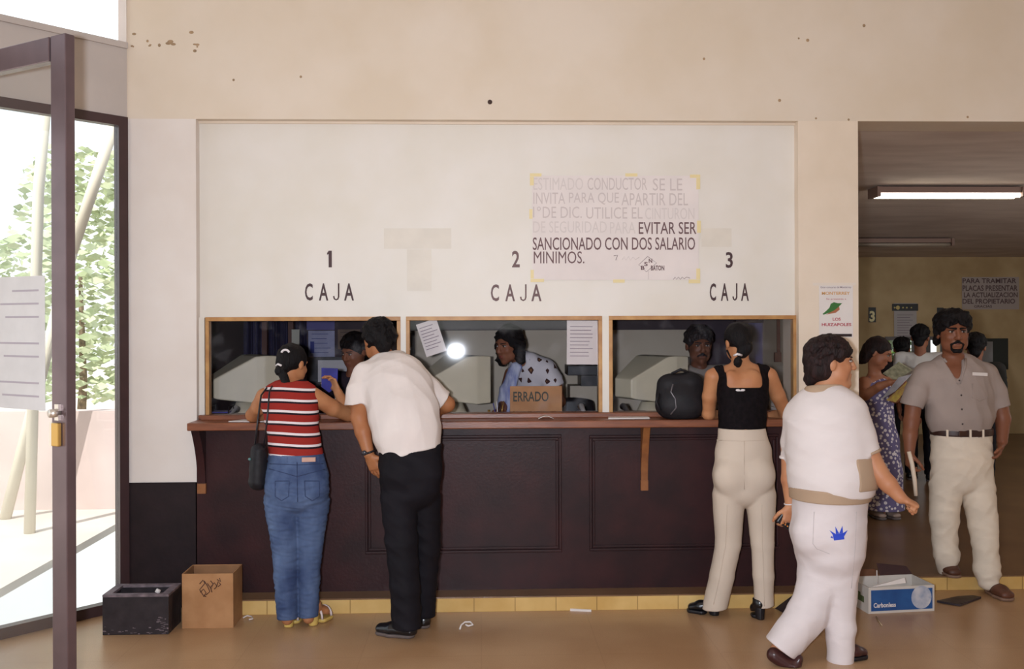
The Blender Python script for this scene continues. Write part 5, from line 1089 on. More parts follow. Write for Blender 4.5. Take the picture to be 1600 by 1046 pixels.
shoe(root, ground(1126, 963), ground(1126, 963) + Vector((-.19, .10, 0)), M_shoe, .038, .05, .02, M_black, name='shoe'); shoe(root, ground(1192, 971), ground(1192, 971) + Vector((-.02, .13, 0)), M_shoe, .038, .05, .045, M_black, name='shoe')

# ---- 4: woman in white walking past ------------------------------------------------
SK4 = skin('skin_fair', (190, 134, 98))
root = thing('person', 'short haired woman in white and tan polo and white trousers striding past in front', 'person', ground(1290, 1040))
U4 = Vector((.80, -.60, 0))
tsec = [(1294, 790, 4.74, 55, .17), (1299, 748, 4.74, 63, .185), (1294, 700, 4.75, 60, .165), (1291, 655, 4.76, 57, .15), (1289, 632, 4.77, 44, .10)]
h = HeadF(at(1299, 568, 4.79), (.95, -.10, -.03), .236)
s = Shape(); head_shape(s, h, True, jaw=1.12); loft(s, tsec, U4, -.01); s.cap(at(1289, 622, 4.78), h.p(0, -.02, -.05), .068, .06, .03); h.ell(s, 0, .045, -.1, (.05, .045, .03), .03)
chain(s, [(1338, 650, 4.70, 20), (1352, 700, 4.66, 17.5), (1371, 738, 4.62, 15.5), (1388, 757, 4.58, 13.5), (1407, 778, 4.55, 9.8)])
hand(s, at(1407, 778, 4.55), (.84, -.1, -.40), (-.35, .2, -.9), 1, 1.15, .98, thumb=.3, tcurl=.6)
chain(s, [(1242, 655, 4.85, 18), (1234, 700, 4.88, 13), (1232, 750, 4.88, 11), (1235, 790, 4.87, 8)])
hand(s, at(1235, 790, 4.87), (-.18, -.1, -.97), (-.25, .95, 0), -1, .55, .92, thumb=.5)
loft(s, [(1294, 800, 4.74, 50, .14), (1296, 860, 4.72, 46, .13)], U4); chain(s, [(1306, 880, 4.71, 32), (1312, 940, 4.70, 20), (1313, 1025, 4.66, 11)]); chain(s, [(1288, 880, 4.75, 32), (1272, 945, 4.72, 21), (1212, 1020, 4.63, 11)])
sdf_obj('body', s, SK4, root, HB)
M_polo = cloth('white_polo', (224, 214, 212), .85, .45, 7, .03, (.7, .7, 1.2)); M_tan = cloth('tan_knit', (178, 152, 128), .85, .06, 40, .04)
tg = Shape(); loft(tg, tsec, U4, .004, .03); tg.cap(at(1252, 645, 4.85), at(1328, 643, 4.71), .072, .072, .04); tg.plane(at(1294, 770, 4.74), (0, 0, -1), .003)
sa = chain(Shape(), [(1330, 650, 4.71, 25), (1343, 680, 4.68, 23.5), (1360, 730, 4.645, 22)], k=.02).plane(at(1354, 708, 4.655), (.28, -.1, -.85)); sb = chain(Shape(), [(1246, 652, 4.85, 20), (1236, 690, 4.875, 15), (1233, 732, 4.88, 13.5)], k=.02).plane(at(1232, 718, 4.88), (-.1, 0, -1))
s = Shape().group(tg).group(sa, .03).group(sb, .03); s.minus(Shape().ell(at(1290, 607, 4.79), (.075, .075, .035)), .008)
po = sdf_obj('polo_shirt', s, M_polo, root, HB, noise=dict(amp=.0028, freq=20, seed=21, stretch=(.8, .8, 1.6)))
s = Shape(); loft(s, [(1294, 800, 4.74, 55, .17), (1297, 765, 4.74, 59, .182)], U4, .012); s.plane(at(1294, 768.5, 4.58), (0, 0, 1), .003); s.plane(at(1294, 789, 4.58), (0, 0, -1), .003); sdf_obj('waistband', s, M_tan, po, .005)
s = Shape(); loft(s, tsec, U4, .0115, .03); s.plane(at(1294, 768, 4.58), (0, 0, -1), .003); s.plane(at(1300, 712, 4.7), (0, 0, 1), .003); s.plane(at(1328, 740, 4.6), (-.93, -.37, 0), .003); sdf_obj('side_panel', s, M_tan, po, .005)
s = Shape(); s.ecap(at(1289, 616, 4.78), at(1292, 604, 4.785), (.104, .096), (.086, .082), (1, 0, 0), .01); s.plane(at(1292, 603, 4.785), (.0, .15, 1)); s.plane(at(1289, 617, 4.78), (0, 0, -1)); s.minus(Shape().cap(at(1290, 604, 4.79), at(1293, 590, 4.79), .068, .082), .004); sdf_obj('collar', s, M_tan, po, .004)
for q, nn, r_, nm in (((1353.6, 710, 4.655), Vector((.28, -.1, -.85)), .0745, 'cuff'), ((1232.2, 717, 4.88), Vector((-.1, 0, -1)), .047, 'cuff')):
    nn.normalize(); c = at(*q); s = Shape(); s.cap(c - nn * .03, c + nn * .02, r_, r_, .004); s.plane(c + nn * .004, nn); s.plane(c - nn * .010, -nn); sdf_obj(nm, s, M_tan if q[0] > 1300 else M_polo, po, .004)
M_wht = cloth('white_denim', (220, 210, 210), .8, .6, 9, .03, (.8, .8, 1.1))
s = Shape(); loft(s, [(1297, 770, 4.74, 57, .176), (1294, 830, 4.735, 55, .165), (1296, 862, 4.725, 52, .15)], U4, 0, .03); s.ell(at(1268, 835, 4.68), (.09, .09, .1), k=.05)
chain(s, [(1306, 880, 4.71, 38), (1310, 930, 4.70, 28), (1313, 980, 4.68, 23), (1313, 1032, 4.66, 21)], k=.015); chain(s, [(1289, 872, 4.75, 42), (1281, 918, 4.735, 35), (1262, 960, 4.70, 31), (1218, 1016, 4.63, 27)], k=.015)
s.plane(at(1294, 770, 4.74), (0, 0, 1)); s.plane(at(1218, 1013, 4.63), (-.6, 0, -.8)); s.plane(at(1313, 1030, 4.66), (0, 0, -1)) if False else None
tr4 = sdf_obj('trousers', s, M_wht, root, HB, noise=dict(amp=.0032, freq=26, seed=28, stretch=(.8, .8, 1.15)))
seam2 = [[(1272, 800), (1270, 850), (1276, 858), (1296, 866)], [(1338, 800), (1336, 860), (1330, 920)]]
# blue stamp on the pocket: a small splayed crown-like blot lying on the cloth
M_stamp = mat('stamp_blue', (34, 66, 190), .6)
def onto(ob_name_shape, px, py, Y): return at(px, py, Y)
def drape(o, poly, target, off=.0015):
    """lays a flat outline (photo points) on a mesh by casting from the front"""
    pass
h4 = dict(c=(1310, 834))
def surf_y(obj, px, py):
    off = ROOTLOC[obj.name]; d = (at(px, py, 4.0) - CAM).normalized(); hit, loc, nr, _ = obj.ray_cast(CAM - off, d); return (loc + off, nr) if hit else (at(px, py, 4.6), Vector((0, -1, 0)))
o = MB()
for pts in ([(1301, 836), (1318, 833), (1319, 843), (1303, 845)], [(1301, 836), (1296, 829), (1306, 835)], [(1306, 835), (1305, 823), (1311, 834)], [(1311, 834), (1316, 822), (1317, 833)], [(1316, 834), (1324, 829), (1319, 838)], [(1300, 838), (1297, 840), (1302, 842)]):
    q = []
    for x_, y_ in pts: lc, nr = surf_y(tr4, x_, y_); q.append(lc + nr * .0025)
    o.add(q, [tuple(range(len(q)))])
o.build('printed_mark', M_stamp, tr4, solid=.001)
for sm in seam2: seam(sm, tr4, cloth('white_seam', (196, 186, 186)), .0016)
s = Shape(); h.ell(s, 0, -.022, .04, (.088, .104, .09), .02); h.cap(s, (0, -.07, .0), (0, -.085, -.075), .06, .042, .03); h.cap(s, (-.035, .03, .085), (.035, .03, .085), .036, None, .03); h.cap(s, (-.05, -.06, -.04), (.05, -.06, -.04), .045, None, .03)
locks(s, h, 5, 80, .011, rad=(.091, .107, .087)); s.minus(h.ell(Shape(), 0, .085, -.042, (.085, .085, .092)), .014)
for g in (-1, 1): s.minus(h.ell(Shape(), g * .09, .004, -.014, (.03, .03, .036)), .008)
sdf_obj('hair', s, M_hairb, root, .005, noise=dict(amp=.006, freq=55, seed=33, stretch=(1, 1, .6)))
face_parts(root, h, M_hairb, mat('lip_soft', (160, 96, 80), .5))
hd_ = ground(1197, 1046)
M_brn = mat('dark_red_leather', (62, 32, 32), .3, spec=.5)
# trailing shoe, heel lifted off the floor
hp0, tp0 = at(1204, 1020, 4.61), Vector((at(1236, 1046, 4.58).x, 4.60, .0)); d = (tp0 - hp0); L_ = d.length; d.normalize(); lt2 = d.cross(Vector((0, 1, 0))).normalized(); lt3 = Vector((0, 1, 0))
s = Shape(); s.ecap(hp0 + d * .02, hp0 + d * .13, (.036, .036), (.042, .034), lt3, .02); s.ecap(hp0 + d * .13, Vector((tp0.x + .04, 4.60, .036)), (.042, .034), (.036, .022), lt3, .02); s.plane((0, 0, .002), (0, 0, -1)); so = sdf_obj('shoe', s, M_brn, root, .005)
shoe(root, Vector((at(1303, 1040, 4.64).x, 4.64, 0)), Vector((at(1303, 1040, 4.64).x + .2, 4.70, 0)), M_brn, .042, .058, .012, M_black)
ph = thing('mobile_phone', 'black handset held low in the left hand of the woman in white', 'phone', at(1231, 831, 4.86)); o = MB(); c = at(1231, 815, 4.875); ax = Vector((.82, 0, -.57)).normalized(); az = Vector((.57, 0, .82)); o.obox(c, ax * .052, Vector((0, .014, 0)), az * .036); o.build('case', M_black, ph, bevel=.006)
o = MB()
for k in range(3): o.ell(c - az * .022 + ax * (-.02 + k * .014) + Vector((0, -.013, 0)), (.005, .004, .004), 8, 6)
o.build('lit_keys', mat('amber_keys', (226, 140, 60), .4), ph)
o = MB(); c = at(1235, 787, 4.87); o.tube([c + Vector((.03 * math.cos(i * .3307), .03 * math.sin(i * .3307), .004 * math.cos(i * .33))) for i in range(20)], .0035, 6); tag(o.build('bracelet', M_clip), 'thin white bracelet on the lowered wrist of the woman in white', 'bracelet')

# ---- 5: man in the grey shirt -------------------------------------------------------
SK5 = skin('skin_dark', (134, 86, 62))
root = thing('person', 'moustached man in grey short sleeved shirt and cream jeans stepping down from the platform', 'person', (at(1510, 930, 5.85).x, 5.85, 0))
tsec = [(1501, 676, 5.85, 45, .125), (1500, 652, 5.85, 51, .14), (1497, 618, 5.86, 53, .135), (1494, 590, 5.87, 52, .125), (1491, 572, 5.88, 38, .085)]
h = HeadF(at(1489, 521, 5.84), (-.18, -.97, -.06), .25)
s = Shape(); head_shape(s, h, jaw=1.05); loft(s, tsec, off=-.01); s.cap(at(1491, 572, 5.88), h.p(0, -.02, -.05), .062, .058, .03); s.cap(at(1446, 584, 5.88), at(1540, 584, 5.88), .055, .055, .03)
chain(s, [(1442, 588, 5.87, 15), (1428, 625, 5.86, 13), (1424, 660, 5.84, 11.8), (1422, 680, 5.82, 10.8), (1421, 706, 5.79, 8)])
hand(s, at(1421, 706, 5.79), (-.02, -.05, -1), (.9, .2, 0), 1, .6, 1.0, thumb=.5)
chain(s, [(1544, 588, 5.88, 15), (1560, 625, 5.87, 13), (1567, 655, 5.86, 11.5), (1566, 690, 5.80, 8)])
hand(s, at(1566, 690, 5.80), (-.35, -.1, -.9), (-.9, .2, .2), -1, .5, 1.0)
loft(s, [(1502, 690, 5.85, 43, .11), (1503, 745, 5.85, 44, .11)]); chain(s, [(1478, 755, 5.86, 22), (1474, 810, 5.86, 16), (1479, 872, 5.89, 10)]); chain(s, [(1528, 755, 5.84, 22), (1536, 820, 5.8, 16), (1542, 890, 5.75, 10)])
sdf_obj('body', s, SK5, root, HB)
M_gsh = cloth('grey_shirt', (164, 149, 142), .85, .55, 8, .07, (1.2, 1.2, .5))
tg = Shape(); loft(tg, tsec, off=.003, k=.03); tg.cap(at(1449, 583, 5.88), at(1538, 583, 5.88), .060, .060, .04); tg.plane(at(1501, 680, 5.85), (0, 0, -1))
sa = chain(Shape(), [(1447, 586, 5.875, 19), (1432, 612, 5.86, 18), (1419, 650, 5.85, 18)], k=.02).plane(at(1424, 635, 5.85), (-.35, 0, -1)); sb = chain(Shape(), [(1540, 586, 5.88, 19), (1553, 612, 5.87, 18), (1564, 650, 5.86, 17.5)], k=.02).plane(at(1561, 636, 5.86), (.3, 0, -1))
s = Shape().group(tg).group(sa, .03).group(sb, .03); s.minus(Shape().ell(at(1490, 556, 5.83), (.066, .075, .035)).cap(at(1490, 563, 5.80), at(1498, 594, 5.73), .052, .012), .006)
gs = sdf_obj('grey_shirt', s, M_gsh, root, HB, noise=dict(amp=.005, freq=24, seed=41, stretch=(1, 1, .6)))
M_btn = mat('button_dark', (64, 52, 50), .4)
for x_, y_ in ((1488, 575), (1499, 595), (1502, 618), (1503, 640), (1504, 663)):
    lc, nr = surf_y(gs, x_, y_); o = MB(); o.ell(lc, (.006, .004, .006), 8, 6); o.build('button', M_btn, gs)
q = []
o = MB()
ymin = min(surf_y(gs, x_, y_)[0].y for x_ in (1519, 1526, 1534, 1542) for y_ in (582, 588)) - .003
for x_, y_ in ((1519.5, 582), (1543, 583), (1543, 588), (1519.5, 587)): q.append(at(x_, y_, ymin + .012 * (x_ > 1530)))
o.add(q, [(0, 1, 2, 3)]); o.build('name_label', M_paper, gs, solid=.002)
o = MB(); pp = [(1519, 600), (1519, 622), (1531, 627), (1543, 622), (1543, 600), (1519, 600)]
o.tube([surf_y(gs, *x)[0] + Vector((0, -.001, 0)) for x in pp], .0018, 5); o.build('pocket', M_gsh, gs)
for sgn, pts in ((1, [(1474, 561), (1483, 572), (1496, 600)]), (-1, [(1508, 561), (1507, 576), (1500, 600)])):
    o = MB(); o.tube([surf_y(gs, *x)[0] + Vector((0, -.003, 0)) for x in pts], [.009, .007, .004], 8); o.build('collar_band', M_gsh, gs)
M_crm = cloth('cream_denim', (228, 214, 196), .85, .6, 10, .07, (.8, .8, 1.2))
s = Shape(); loft(s, [(1502, 678, 5.85, 47, .13), (1503, 715, 5.85, 48, .125), (1503, 745, 5.85, 48.5, .12)]); chain(s, [(1479, 757, 5.86, 26), (1475, 810, 5.86, 21.5), (1477, 855, 5.875, 18.5), (1479, 868, 5.88, 19.5), (1480, 890, 5.89, 14.5)], k=.012); chain(s, [(1527, 757, 5.84, 26), (1536, 820, 5.80, 22), (1541, 872, 5.76, 18.5), (1542, 892, 5.75, 20), (1544, 908, 5.74, 16)], k=.012)
s.plane(at(1502, 673, 5.85), (0, 0, 1)); s.plane(at(1480, 887, 5.89), (0, 0, -1)) if False else None
tr5 = sdf_obj('jeans', s, M_crm, root, HB, noise=dict(amp=.0042, freq=30, seed=44, stretch=(.8, .8, 1.25)))
s = Shape(); loft(s, [(1502, 690, 5.85, 47.5, .132), (1502, 670, 5.85, 47, .132)], off=.007); s.plane(at(1502, 683.5, 5.72), (0, 0, -1), .003); s.plane(at(1502, 672.5, 5.72), (0, 0, 1), .003)
bl_ = sdf_obj('belt', s, mat('belt_brown', (52, 30, 26), .4), root, .005)
lc, nr = surf_y(bl_, 1504, 678); MB().box((lc.x - .024, lc.y - .006, lc.z - .016), (lc.x + .024, lc.y + .004, lc.z + .016)).build('buckle', mat('buckle_dark', (70, 48, 40), .3, metal=.5), bl_, bevel=.004)
for x_ in (1480, 1516, 1536): lc, nr = surf_y(bl_, x_, 678); o = MB(); o.box((lc.x - .006, lc.y - .005, lc.z - .026), (lc.x + .006, lc.y + .002, lc.z + .024)); o.build('belt_loop', M_crm, tr5)
s = Shape(); h.ell(s, 0, -.02, .045, (.088, .1, .09), .02); h.cap(s, (-.045, .045, .1), (.045, .04, .1), .03, .03, .02); h.cap(s, (-.075, -.02, .0), (-.07, -.05, -.05), .022, None, .02); h.cap(s, (.075, -.02, .0), (.07, -.05, -.05), .022, None, .02)
locks(s, h, 9, 90, .011, .046, rad=(.092, .103, .083)); s.minus(h.ell(Shape(), 0, .096, -.036, (.074, .078, .092)), .01)
sdf_obj('hair', s, M_hair, root, .005, noise=dict(amp=.006, freq=60, seed=51))
face_parts(root, h, M_hair, mat('lip_dark', (112, 64, 54), .5), M_hair, True, 1.6)
M_bt = mat('brown_boot', (96, 58, 42), .5, .2, 10); M_st = mat('sole_tan', (128, 100, 84), .6)
ga = Vector((at(1480, 906, 5.93).x, 5.98, ZP)); shoe(root, ga, ga + Vector((-.03, -.235, 0)), M_bt, .046, .07, 0, M_st, top=.035); gb = Vector((at(1543, 930, 5.8).x, 5.805, 0)); shoe(root, gb, gb + Vector((.015, -.25, 0)), M_bt, .048, .072, 0, M_st, top=.035)
o = MB(); pts = [at(1420, 706, 5.76), at(1425, 725, 5.75), at(1429, 750, 5.75), at(1431, 775, 5.75)]; o.tube(pts, [.012, .013, .013, .011], 10); o.tube([pts[-1] + Vector((0, 0, .002)), pts[-1] - Vector((0, 0, .001))], .008, 8); tag(o.build('rolled_paper', mat('paper_cream', (224, 206, 186), .7)), 'rolled white papers held by the man in the grey shirt', 'papers')

# ---- people farther back: a shared builder with standing proportions ---------------
def figure(label, px, Y, hy, F, s_h, skinm, topm, lowm, hairm, shw=.2, base=ZP, hairfn=None, face=None, arms='down', res=.008, lean=(0, 0), tw=.15, td=.1, sleeve=True):
    hc = at(px, hy, Y); F = Vector(F).normalized(); Fh = Vector((F.x, F.y, 0)).normalized(); u = ZU.cross(Fh).normalized(); H_ = hc.z + s_h * .5 - base; ft = Vector((hc.x - lean[0], hc.y - lean[1], base))
    root = thing('person', label, 'person', ft); h = HeadF(hc, F, s_h); lz = lambda t: Vector((hc.x - lean[0] * (1 - t), hc.y - lean[1] * (1 - t), base + H_ * t))
    nk, chst, wst, hip = lz(.83), lz(.73), lz(.62), lz(.52); s = Shape(); head_shape(s, h)
    def tors(s, off): s.ecap(hip, wst, (tw * 1.02 + off, td + off), (tw * .92 + off, td * .95 + off), u, .03); s.ecap(wst, chst, (tw * .92 + off, td * .95 + off), (tw * 1.05 + off, td * 1.05 + off), u, .03); s.cap(lz(.795) + u * -(shw - .05), lz(.795) + u * (shw - .05), .05 + off, None, .04)
    tors(s, -.01); s.cap(nk - ZU * .03, h.p(0, -.02, -.05), .055, .05, .03)
    ends = []
    for g in (-1, 1):
        a = lz(.795) + u * g * shw; 
        if arms == 'down': e_, w_ = a + u * g * .03 - ZU * .28, a + u * g * .02 + Fh * .08 - ZU * .52; dd = Vector((0, 0, -1)) + Fh * .2; nn = -u * g
        else: e_, w_ = a + u * g * .05 - ZU * .26 + Fh * .06, a - u * g * .06 + Fh * .26 - ZU * .2; dd = Fh + ZU * .2 - u * g * .4; nn = ZU
        s.cap(a, e_, .046, .038, .02); s.cap(e_, w_, .038, .025, .012); hand(s, w_, dd, nn, g, .5, .95); ends.append((a, e_))
        k_ = lz(.27) + u * g * .09; an = Vector((k_.x, k_.y, base + .07)); hp = hip + u * g * .09 - ZU * .03; s.cap(hp, k_, .07, .045, .02); s.cap(k_, an, .045, .032, .01)
    sdf_obj('body', s, skinm, root, res)
    s = Shape(); tors(s, .006)
    for a, e_ in ends: s.cap(a, lerp(a, e_, .75), .06, .055, .03); 
    s.plane(hip - ZU * .03, (0, 0, -1)); s.minus(Shape().ell(nk + ZU * .02 + Fh * .03, (.07, .07, .04)), .008)
    for g, (a, e_) in zip((-1, 1), ends): d_ = (e_ - a).normalized(); 
    sh_ = sdf_obj('shirt', s, topm, root, res, noise=dict(amp=.004, freq=25, seed=int(px)))
    s = Shape(); s.ecap(hip + ZU * .02, hip - ZU * .06, (tw * 1.02, td), (tw * 1.08, td * 1.05), u, .03)
    for g in (-1, 1):
        k_ = lz(.27) + u * g * .09; hp = hip + u * g * .085 - ZU * .05; s.cap(hp, k_, .088, .065, .02); s.cap(k_, Vector((k_.x, k_.y, base + .08)), .065, .058, .01)
    s.plane(Vector((0, 0, base + .06)), (0, 0, -1)); sdf_obj('trousers', s, lowm, root, res, noise=dict(amp=.004, freq=25, seed=int(px) + 1))
    if hairfn: hairfn(h, root)
    else:
        s = Shape(); h.ell(s, 0, -.02, .042, (.086, .1, .088), .02); h.cap(s, (0, -.06, 0), (0, -.075, -.045), .055, .045, .03); locks(s, h, int(px)); s.minus(h.ell(Shape(), 0, .09, -.035, (.075, .085, .09)), .012); sdf_obj('hair', s, hairm, root, .006, noise=dict(amp=.004, freq=60, seed=4))
    for g in (-1, 1):
        k_ = lz(.27) + u * g * .09; p = Vector((k_.x, k_.y, base)); shoe(root, p - Fh * .08, p + Fh * .18, M_shoe if face is None or 'shoe' not in face else face['shoe'], .045, .06, 0, M_solg, h=.008)
    if face is not None: face_parts(root, h, hairm, **{k: v for k, v in face.items() if k != 'shoe'})
    return root, h, lz, u, Fh

# clerk in the patterned blouse
M_blouse = cloth('patterned_blouse', (226, 218, 220)); n, l, b = nodes_of(M_blouse)
tc = n.new('ShaderNodeTexCoord'); mp = n.new('ShaderNodeMapping'); mp.inputs['Scale'].default_value = (17, 17, 13); l.new(tc.outputs['Object'], mp.inputs[0]); vo = n.new('ShaderNodeTexVoronoi'); vo.inputs['Scale'].default_value = 1.0; vo.inputs['Randomness'].default_value = .45; vo.distance = 'MANHATTAN'; l.new(mp.outputs[0], vo.inputs['Vector'])
rp = n.new('ShaderNodeValToRGB'); rp.color_ramp.interpolation = 'CONSTANT'; e = rp.color_ramp.elements; e[0].position = 0; e[0].color = lin((134, 96, 62)); e[1].position = .2; e[1].color = lin((76, 48, 46)); q = e.new(.44); q.color = lin((226, 218, 220)); l.new(vo.outputs['Distance'], rp.inputs[0]); l.new(rp.outputs[0], b.inputs['Base Color'])
SKC = skin('skin_clerk', (150, 96, 70))
root = thing('person', 'clerk with wavy dark hair in white blouse with brown motifs leaning behind the middle window', 'person', (at(836, 640, 6.85).x, 6.9, ZP))
h = HeadF(at(795, 540, 6.66), (-.66, -.72, -.22), .238)
tsec = [(842, 668, 6.88, 42, .11), (838, 630, 6.84, 42, .12), (836, 598, 6.78, 40, .12), (828, 578, 6.73, 32, .1), (820, 568, 6.70, 24, .08)]
UC = Vector((.82, -.57, 0))
s = Shape(); head_shape(s, h, True); loft(s, tsec, UC, -.01); s.cap(at(820, 572, 6.71), h.p(0, -.02, -.05), .05, .046, .03); chain(s, [(856, 582, 6.66, 12), (868, 605, 6.62, 10.5), (874, 628, 6.58, 9.5), (850, 645, 6.45, 7)]); hand(s, at(850, 645, 6.45), (-.9, -.2, -.1), (0, 0, -1), -1, .2, .92)
chain(s, [(800, 585, 6.8, 12), (790, 615, 6.72, 10), (785, 640, 6.5, 7)]); hand(s, at(785, 640, 6.5), (-.5, -.8, -.1), (0, 0, -1), 1, .3, .92)
hipc = Vector((at(842, 700, 6.9).x, 6.92, ZP + .85)); s.ecap(at(842, 668, 6.88), hipc, (.15, .1), (.16, .11), UC, .03)
for g in (-1, 1): q = hipc + Vector((.09 * g, 0, 0)); s.cap(q, Vector((q.x, q.y + .02, ZP + .45)), .07, .05, .02); s.cap(Vector((q.x, q.y + .02, ZP + .45)), Vector((q.x, q.y + .05, ZP + .07)), .05, .035, .01)
sdf_obj('body', s, SKC, root, .006)
tg = Shape(); loft(tg, tsec, UC, .004, .03); tg.cap(at(812, 578, 6.76), at(850, 577, 6.67), .07, .065, .04); sa = chain(Shape(), [(852, 580, 6.67, 19), (862, 596, 6.64, 17.5), (872, 620, 6.61, 16)], k=.02).plane(at(866, 607, 6.62), (.45, -.1, -.9))
s = Shape().group(tg).group(sa, .03); s.minus(Shape().ell(at(808, 566, 6.62), (.06, .07, .04)), .01)
bo = sdf_obj('blouse', s, M_blouse, root, .006, noise=dict(amp=.003, freq=26, seed=61))
M_scarf = mat('scarf_blue', (120, 130, 186), .7, .5, 30, c2=(196, 200, 220), stretch=(1, 1, .2)); s = Shape(); s.ecap(at(806, 572, 6.58), at(793, 610, 6.56), (.045, .025), (.06, .03), UC, .02); s.ecap(at(793, 610, 6.56), at(784, 650, 6.56), (.06, .03), (.055, .03), UC, .02); sdf_obj('scarf', s, M_scarf, bo, .006, noise=dict(amp=.004, freq=50, seed=3, stretch=(1, 1, .3)))
s = Shape(); s.ecap(hipc + ZU * .04, hipc - ZU * .08, (.165, .115), (.175, .12), UC, .03)
for g in (-1, 1): q = hipc + Vector((.09 * g, 0, -.05)); s.cap(q, Vector((q.x, q.y + .02, ZP + .45)), .085, .065, .02); s.cap(Vector((q.x, q.y + .02, ZP + .45)), Vector((q.x, q.y + .05, ZP + .09)), .065, .055, .01)
sdf_obj('trousers', s, M_blk, root, .008)
for g in (-1, 1): q = Vector((hipc.x + .09 * g, hipc.y + .05, ZP)); shoe(root, q + Vector((0, .08, 0)), q - Vector((0, .17, 0)), M_shoe, h=.008)
s = Shape(); h.ell(s, 0, -.02, .045, (.092, .102, .092), .02); h.cap(s, (-.07, -.01, 0), (-.085, .0, -.11), .045, .035, .03); h.cap(s, (.07, -.01, 0), (.085, .0, -.10), .045, .035, .03); h.cap(s, (0, -.07, 0), (0, -.08, -.1), .065, .05, .03); s.minus(h.ell(Shape(), 0, .09, -.03, (.064, .08, .09)), .012); sdf_obj('hair', s, M_hair, root, .006, noise=dict(amp=.008, freq=40, seed=5)); face_parts(root, h, M_hair, mat('lip_red', (140, 62, 58), .5))
# the older man at the third window
M_plaid = cloth('pale_plaid', (176, 164, 154), .85, .1, 20, .12); SKO = skin('skin_weathered', (128, 84, 64))
M_hairg = mat('greying_hair', (62, 54, 54), .6, .5, 50, .3, 90, c2=(34, 28, 30))
figure('older moustached man in pale shirt behind the right window, facing the woman in black', 1092, 6.75, 541, (.05, -1, -.12), .245, SKO, M_plaid, M_blk, M_hairg, shw=.2, tw=.19, td=.12, arms='front', res=.007, face=dict(moust=M_hairg, heavy=1.3, lips=mat('lip_dark', (112, 64, 54), .5)))
figure('dark haired clerk behind the left window, mostly hidden by the man in white', 553, 6.75, 551, (-.5, -.8, -.3), .225, SKC, cloth('dark_blouse', (52, 44, 56)), M_blk, M_hair, shw=.17, arms='front', face={})
# reading woman in the flowered dress
M_floral = cloth('floral_dress', (112, 100, 140)); n, l, b = nodes_of(M_floral)
tc = n.new('ShaderNodeTexCoord'); vo = n.new('ShaderNodeTexVoronoi'); vo.inputs['Scale'].default_value = 32; vo.inputs['Randomness'].default_value = .9; l.new(tc.outputs['Object'], vo.inputs['Vector'])
rp = n.new('ShaderNodeValToRGB'); rp.color_ramp.interpolation = 'CONSTANT'; e = rp.color_ramp.elements; e[0].position = 0; e[0].color = lin((216, 206, 206)); e[1].position = .40; e[1].color = lin((106, 96, 130)); l.new(vo.outputs['Distance'], rp.inputs[0]); l.new(rp.outputs[0], b.inputs['Base Color'])
SKF = skin('skin_reader', (164, 110, 82)); YFW = 7.6
root = thing('person', 'woman in long lilac flowered dress reading papers just inside the hall entrance', 'person', (at(1376, 812, YFW).x, YFW, ZP))
h = HeadF(at(1373, 552, YFW - .06), (.72, -.52, -.40), .222); UF = Vector((.85, .5, 0))
s = Shape(); head_shape(s, h, True); ts = [(1372, 700, YFW, 27, .11), (1370, 650, YFW, 24, .1), (1369, 612, YFW, 26, .11), (1368, 597, YFW, 22, .08)]; loft(s, ts, UF, -.008); s.cap(at(1367, 595, YFW), h.p(0, -.02, -.05), .05, .045, .03); s.cap(at(1352, 598, YFW - .06), at(1386, 598, YFW + .05), .045, None, .03)
chain(s, [(1350, 598, YFW - .08, 9.5), (1352, 618, YFW - .2, 8), (1374, 604, YFW - .36, 6.5), (1390, 598, YFW - .42, 5)]); hand(s, at(1390, 598, YFW - .42), (.8, -.3, .2), (0, -.2, -1), 1, .4, .9); chain(s, [(1388, 598, YFW + .02, 9), (1398, 622, YFW - .12, 8), (1402, 612, YFW - .36, 5.5)]); hand(s, at(1402, 612, YFW - .36), (.2, -.8, .4), (-.5, 0, .8), -1, .5, .9)
for q in (1368, 1386): chain(s, [(q, 720, YFW, 14), (q - 1, 770, YFW, 9), (q - 2, 806, YFW, 6)])
sdf_obj('body', s, SKF, root, .007)
s = Shape(); loft(s, [(1380, 797, YFW, 31, .16), (1377, 740, YFW, 30, .145), (1374, 690, YFW, 28, .13), (1370, 650, YFW, 25, .105), (1369, 616, YFW, 27, .12), (1368, 606, YFW, 24, .09)], UF, .004, .03)
for q, yy in ((1358, YFW - .06), (1379, YFW + .03)): s.cap(at(q, 615, yy - .05), at(q, 592, yy), .022, .02, .02)
s.plane(at(1380, 795, YFW), (0, 0, -1)); sdf_obj('dress', s, M_floral, root, .007, noise=dict(amp=.006, freq=18, seed=71, stretch=(1, 1, .2)))
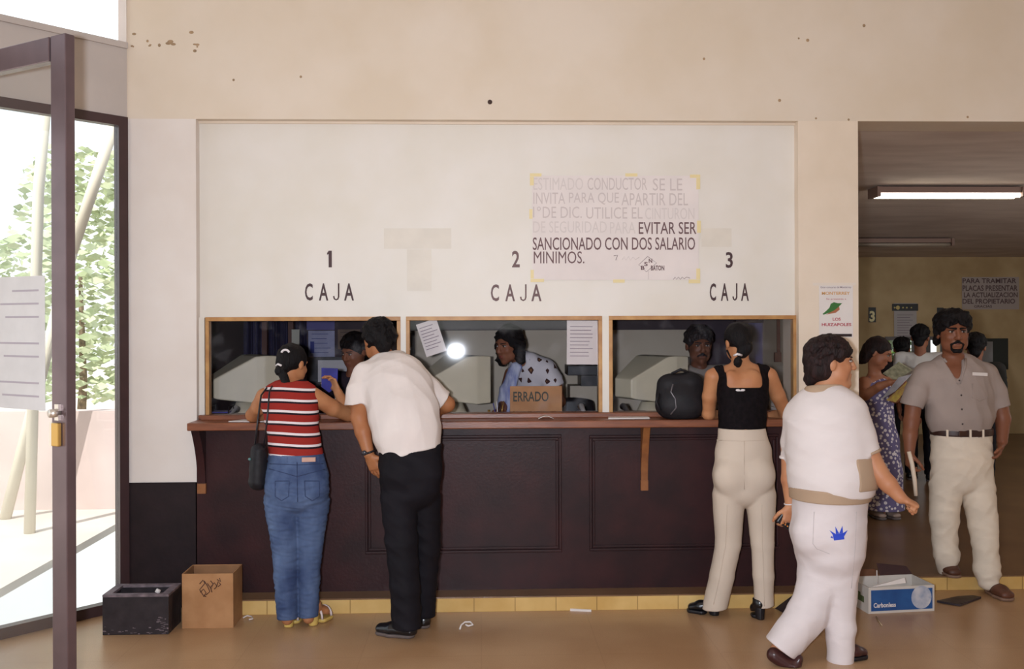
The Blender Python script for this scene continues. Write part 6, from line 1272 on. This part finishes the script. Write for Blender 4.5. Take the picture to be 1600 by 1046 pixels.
s = Shape(); h.ell(s, 0, -.022, .042, (.086, .1, .088), .02); h.cap(s, (0, -.08, .0), (0, -.1, -.11), .055, .035, .03); h.cap(s, (-.06, -.04, .0), (-.05, -.07, -.1), .035, .025, .02); s.minus(h.ell(Shape(), 0, .085, -.03, (.068, .085, .09)), .012); sdf_obj('hair', s, M_hairb, root, .006, noise=dict(amp=.004, freq=50, seed=8, stretch=(1, 1, .4))); face_parts(root, h, M_hairb, mat('lip_soft', (160, 96, 80), .5))
M_sh = mat('pale_shoe', (150, 128, 116), .5)
for q in (1364, 1386): g_ = Vector((at(q, 812, YFW).x, YFW + .06, ZP)); shoe(root, g_, g_ + Vector((.03, -.23, 0)), M_sh, .04, .05, 0, M_solg, h=.007)
def sheet(name, pts, m, label, cat, t=.004):
    o = MB(); q = [at(*p) for p in pts]; nrm = (q[1] - q[0]).cross(q[2] - q[0]).normalized(); o.prism(q, nrm * t); return tag(o.build(name, m), label, cat)
sheet('newspaper', [(1379, 584, 7.22), (1404, 566, 7.05), (1425, 579, 7.0), (1400, 596, 7.17)], mat('newsprint_green', (198, 194, 160), .7, .25, 30), 'folded pale green newspaper held open by the woman in the flowered dress', 'newspaper', .006)
sheet('document', [(1377, 624, 7.13), (1404, 590, 7.1), (1424, 585, 7.02), (1398, 612, 7.03)], mat('document_white', (206, 204, 214), .7, .15, 14), 'white document sheets held below the pale green newspaper', 'papers')
mg = sheet('magazine', [(1385, 626, 7.12), (1400, 629, 7.03), (1421, 604, 6.98), (1418, 597, 7.02)], mat('magazine_cover', (176, 120, 96), .5, .6, 30, c2=(214, 190, 92)), 'colourful magazine at the bottom of the papers held by the woman in the flowered dress', 'magazine')
# figures in the back of the hall
figure('man in white shirt facing away deep in the hall behind the reading woman', 1438, 9.3, 528, (.55, .8, 0), .225, SKC, cloth('white_shirt_far', (212, 206, 202)), M_blk, M_hair, shw=.19, tw=.16, face=None)
figure('dark haired person in dark clothes deep in the hall above the pale green newspaper', 1409, 10.0, 546, (.3, .9, 0), .22, SKC, cloth('dark_top_far', (44, 38, 42)), M_blk, M_hair, shw=.17)
figure('black haired person in dark clothes standing behind the shoulder of the man in grey', 1524, 8.3, 543, (.4, .85, 0), .22, SKC, cloth('dark_green_far', (46, 44, 42)), M_blk, M_hair, shw=.18)
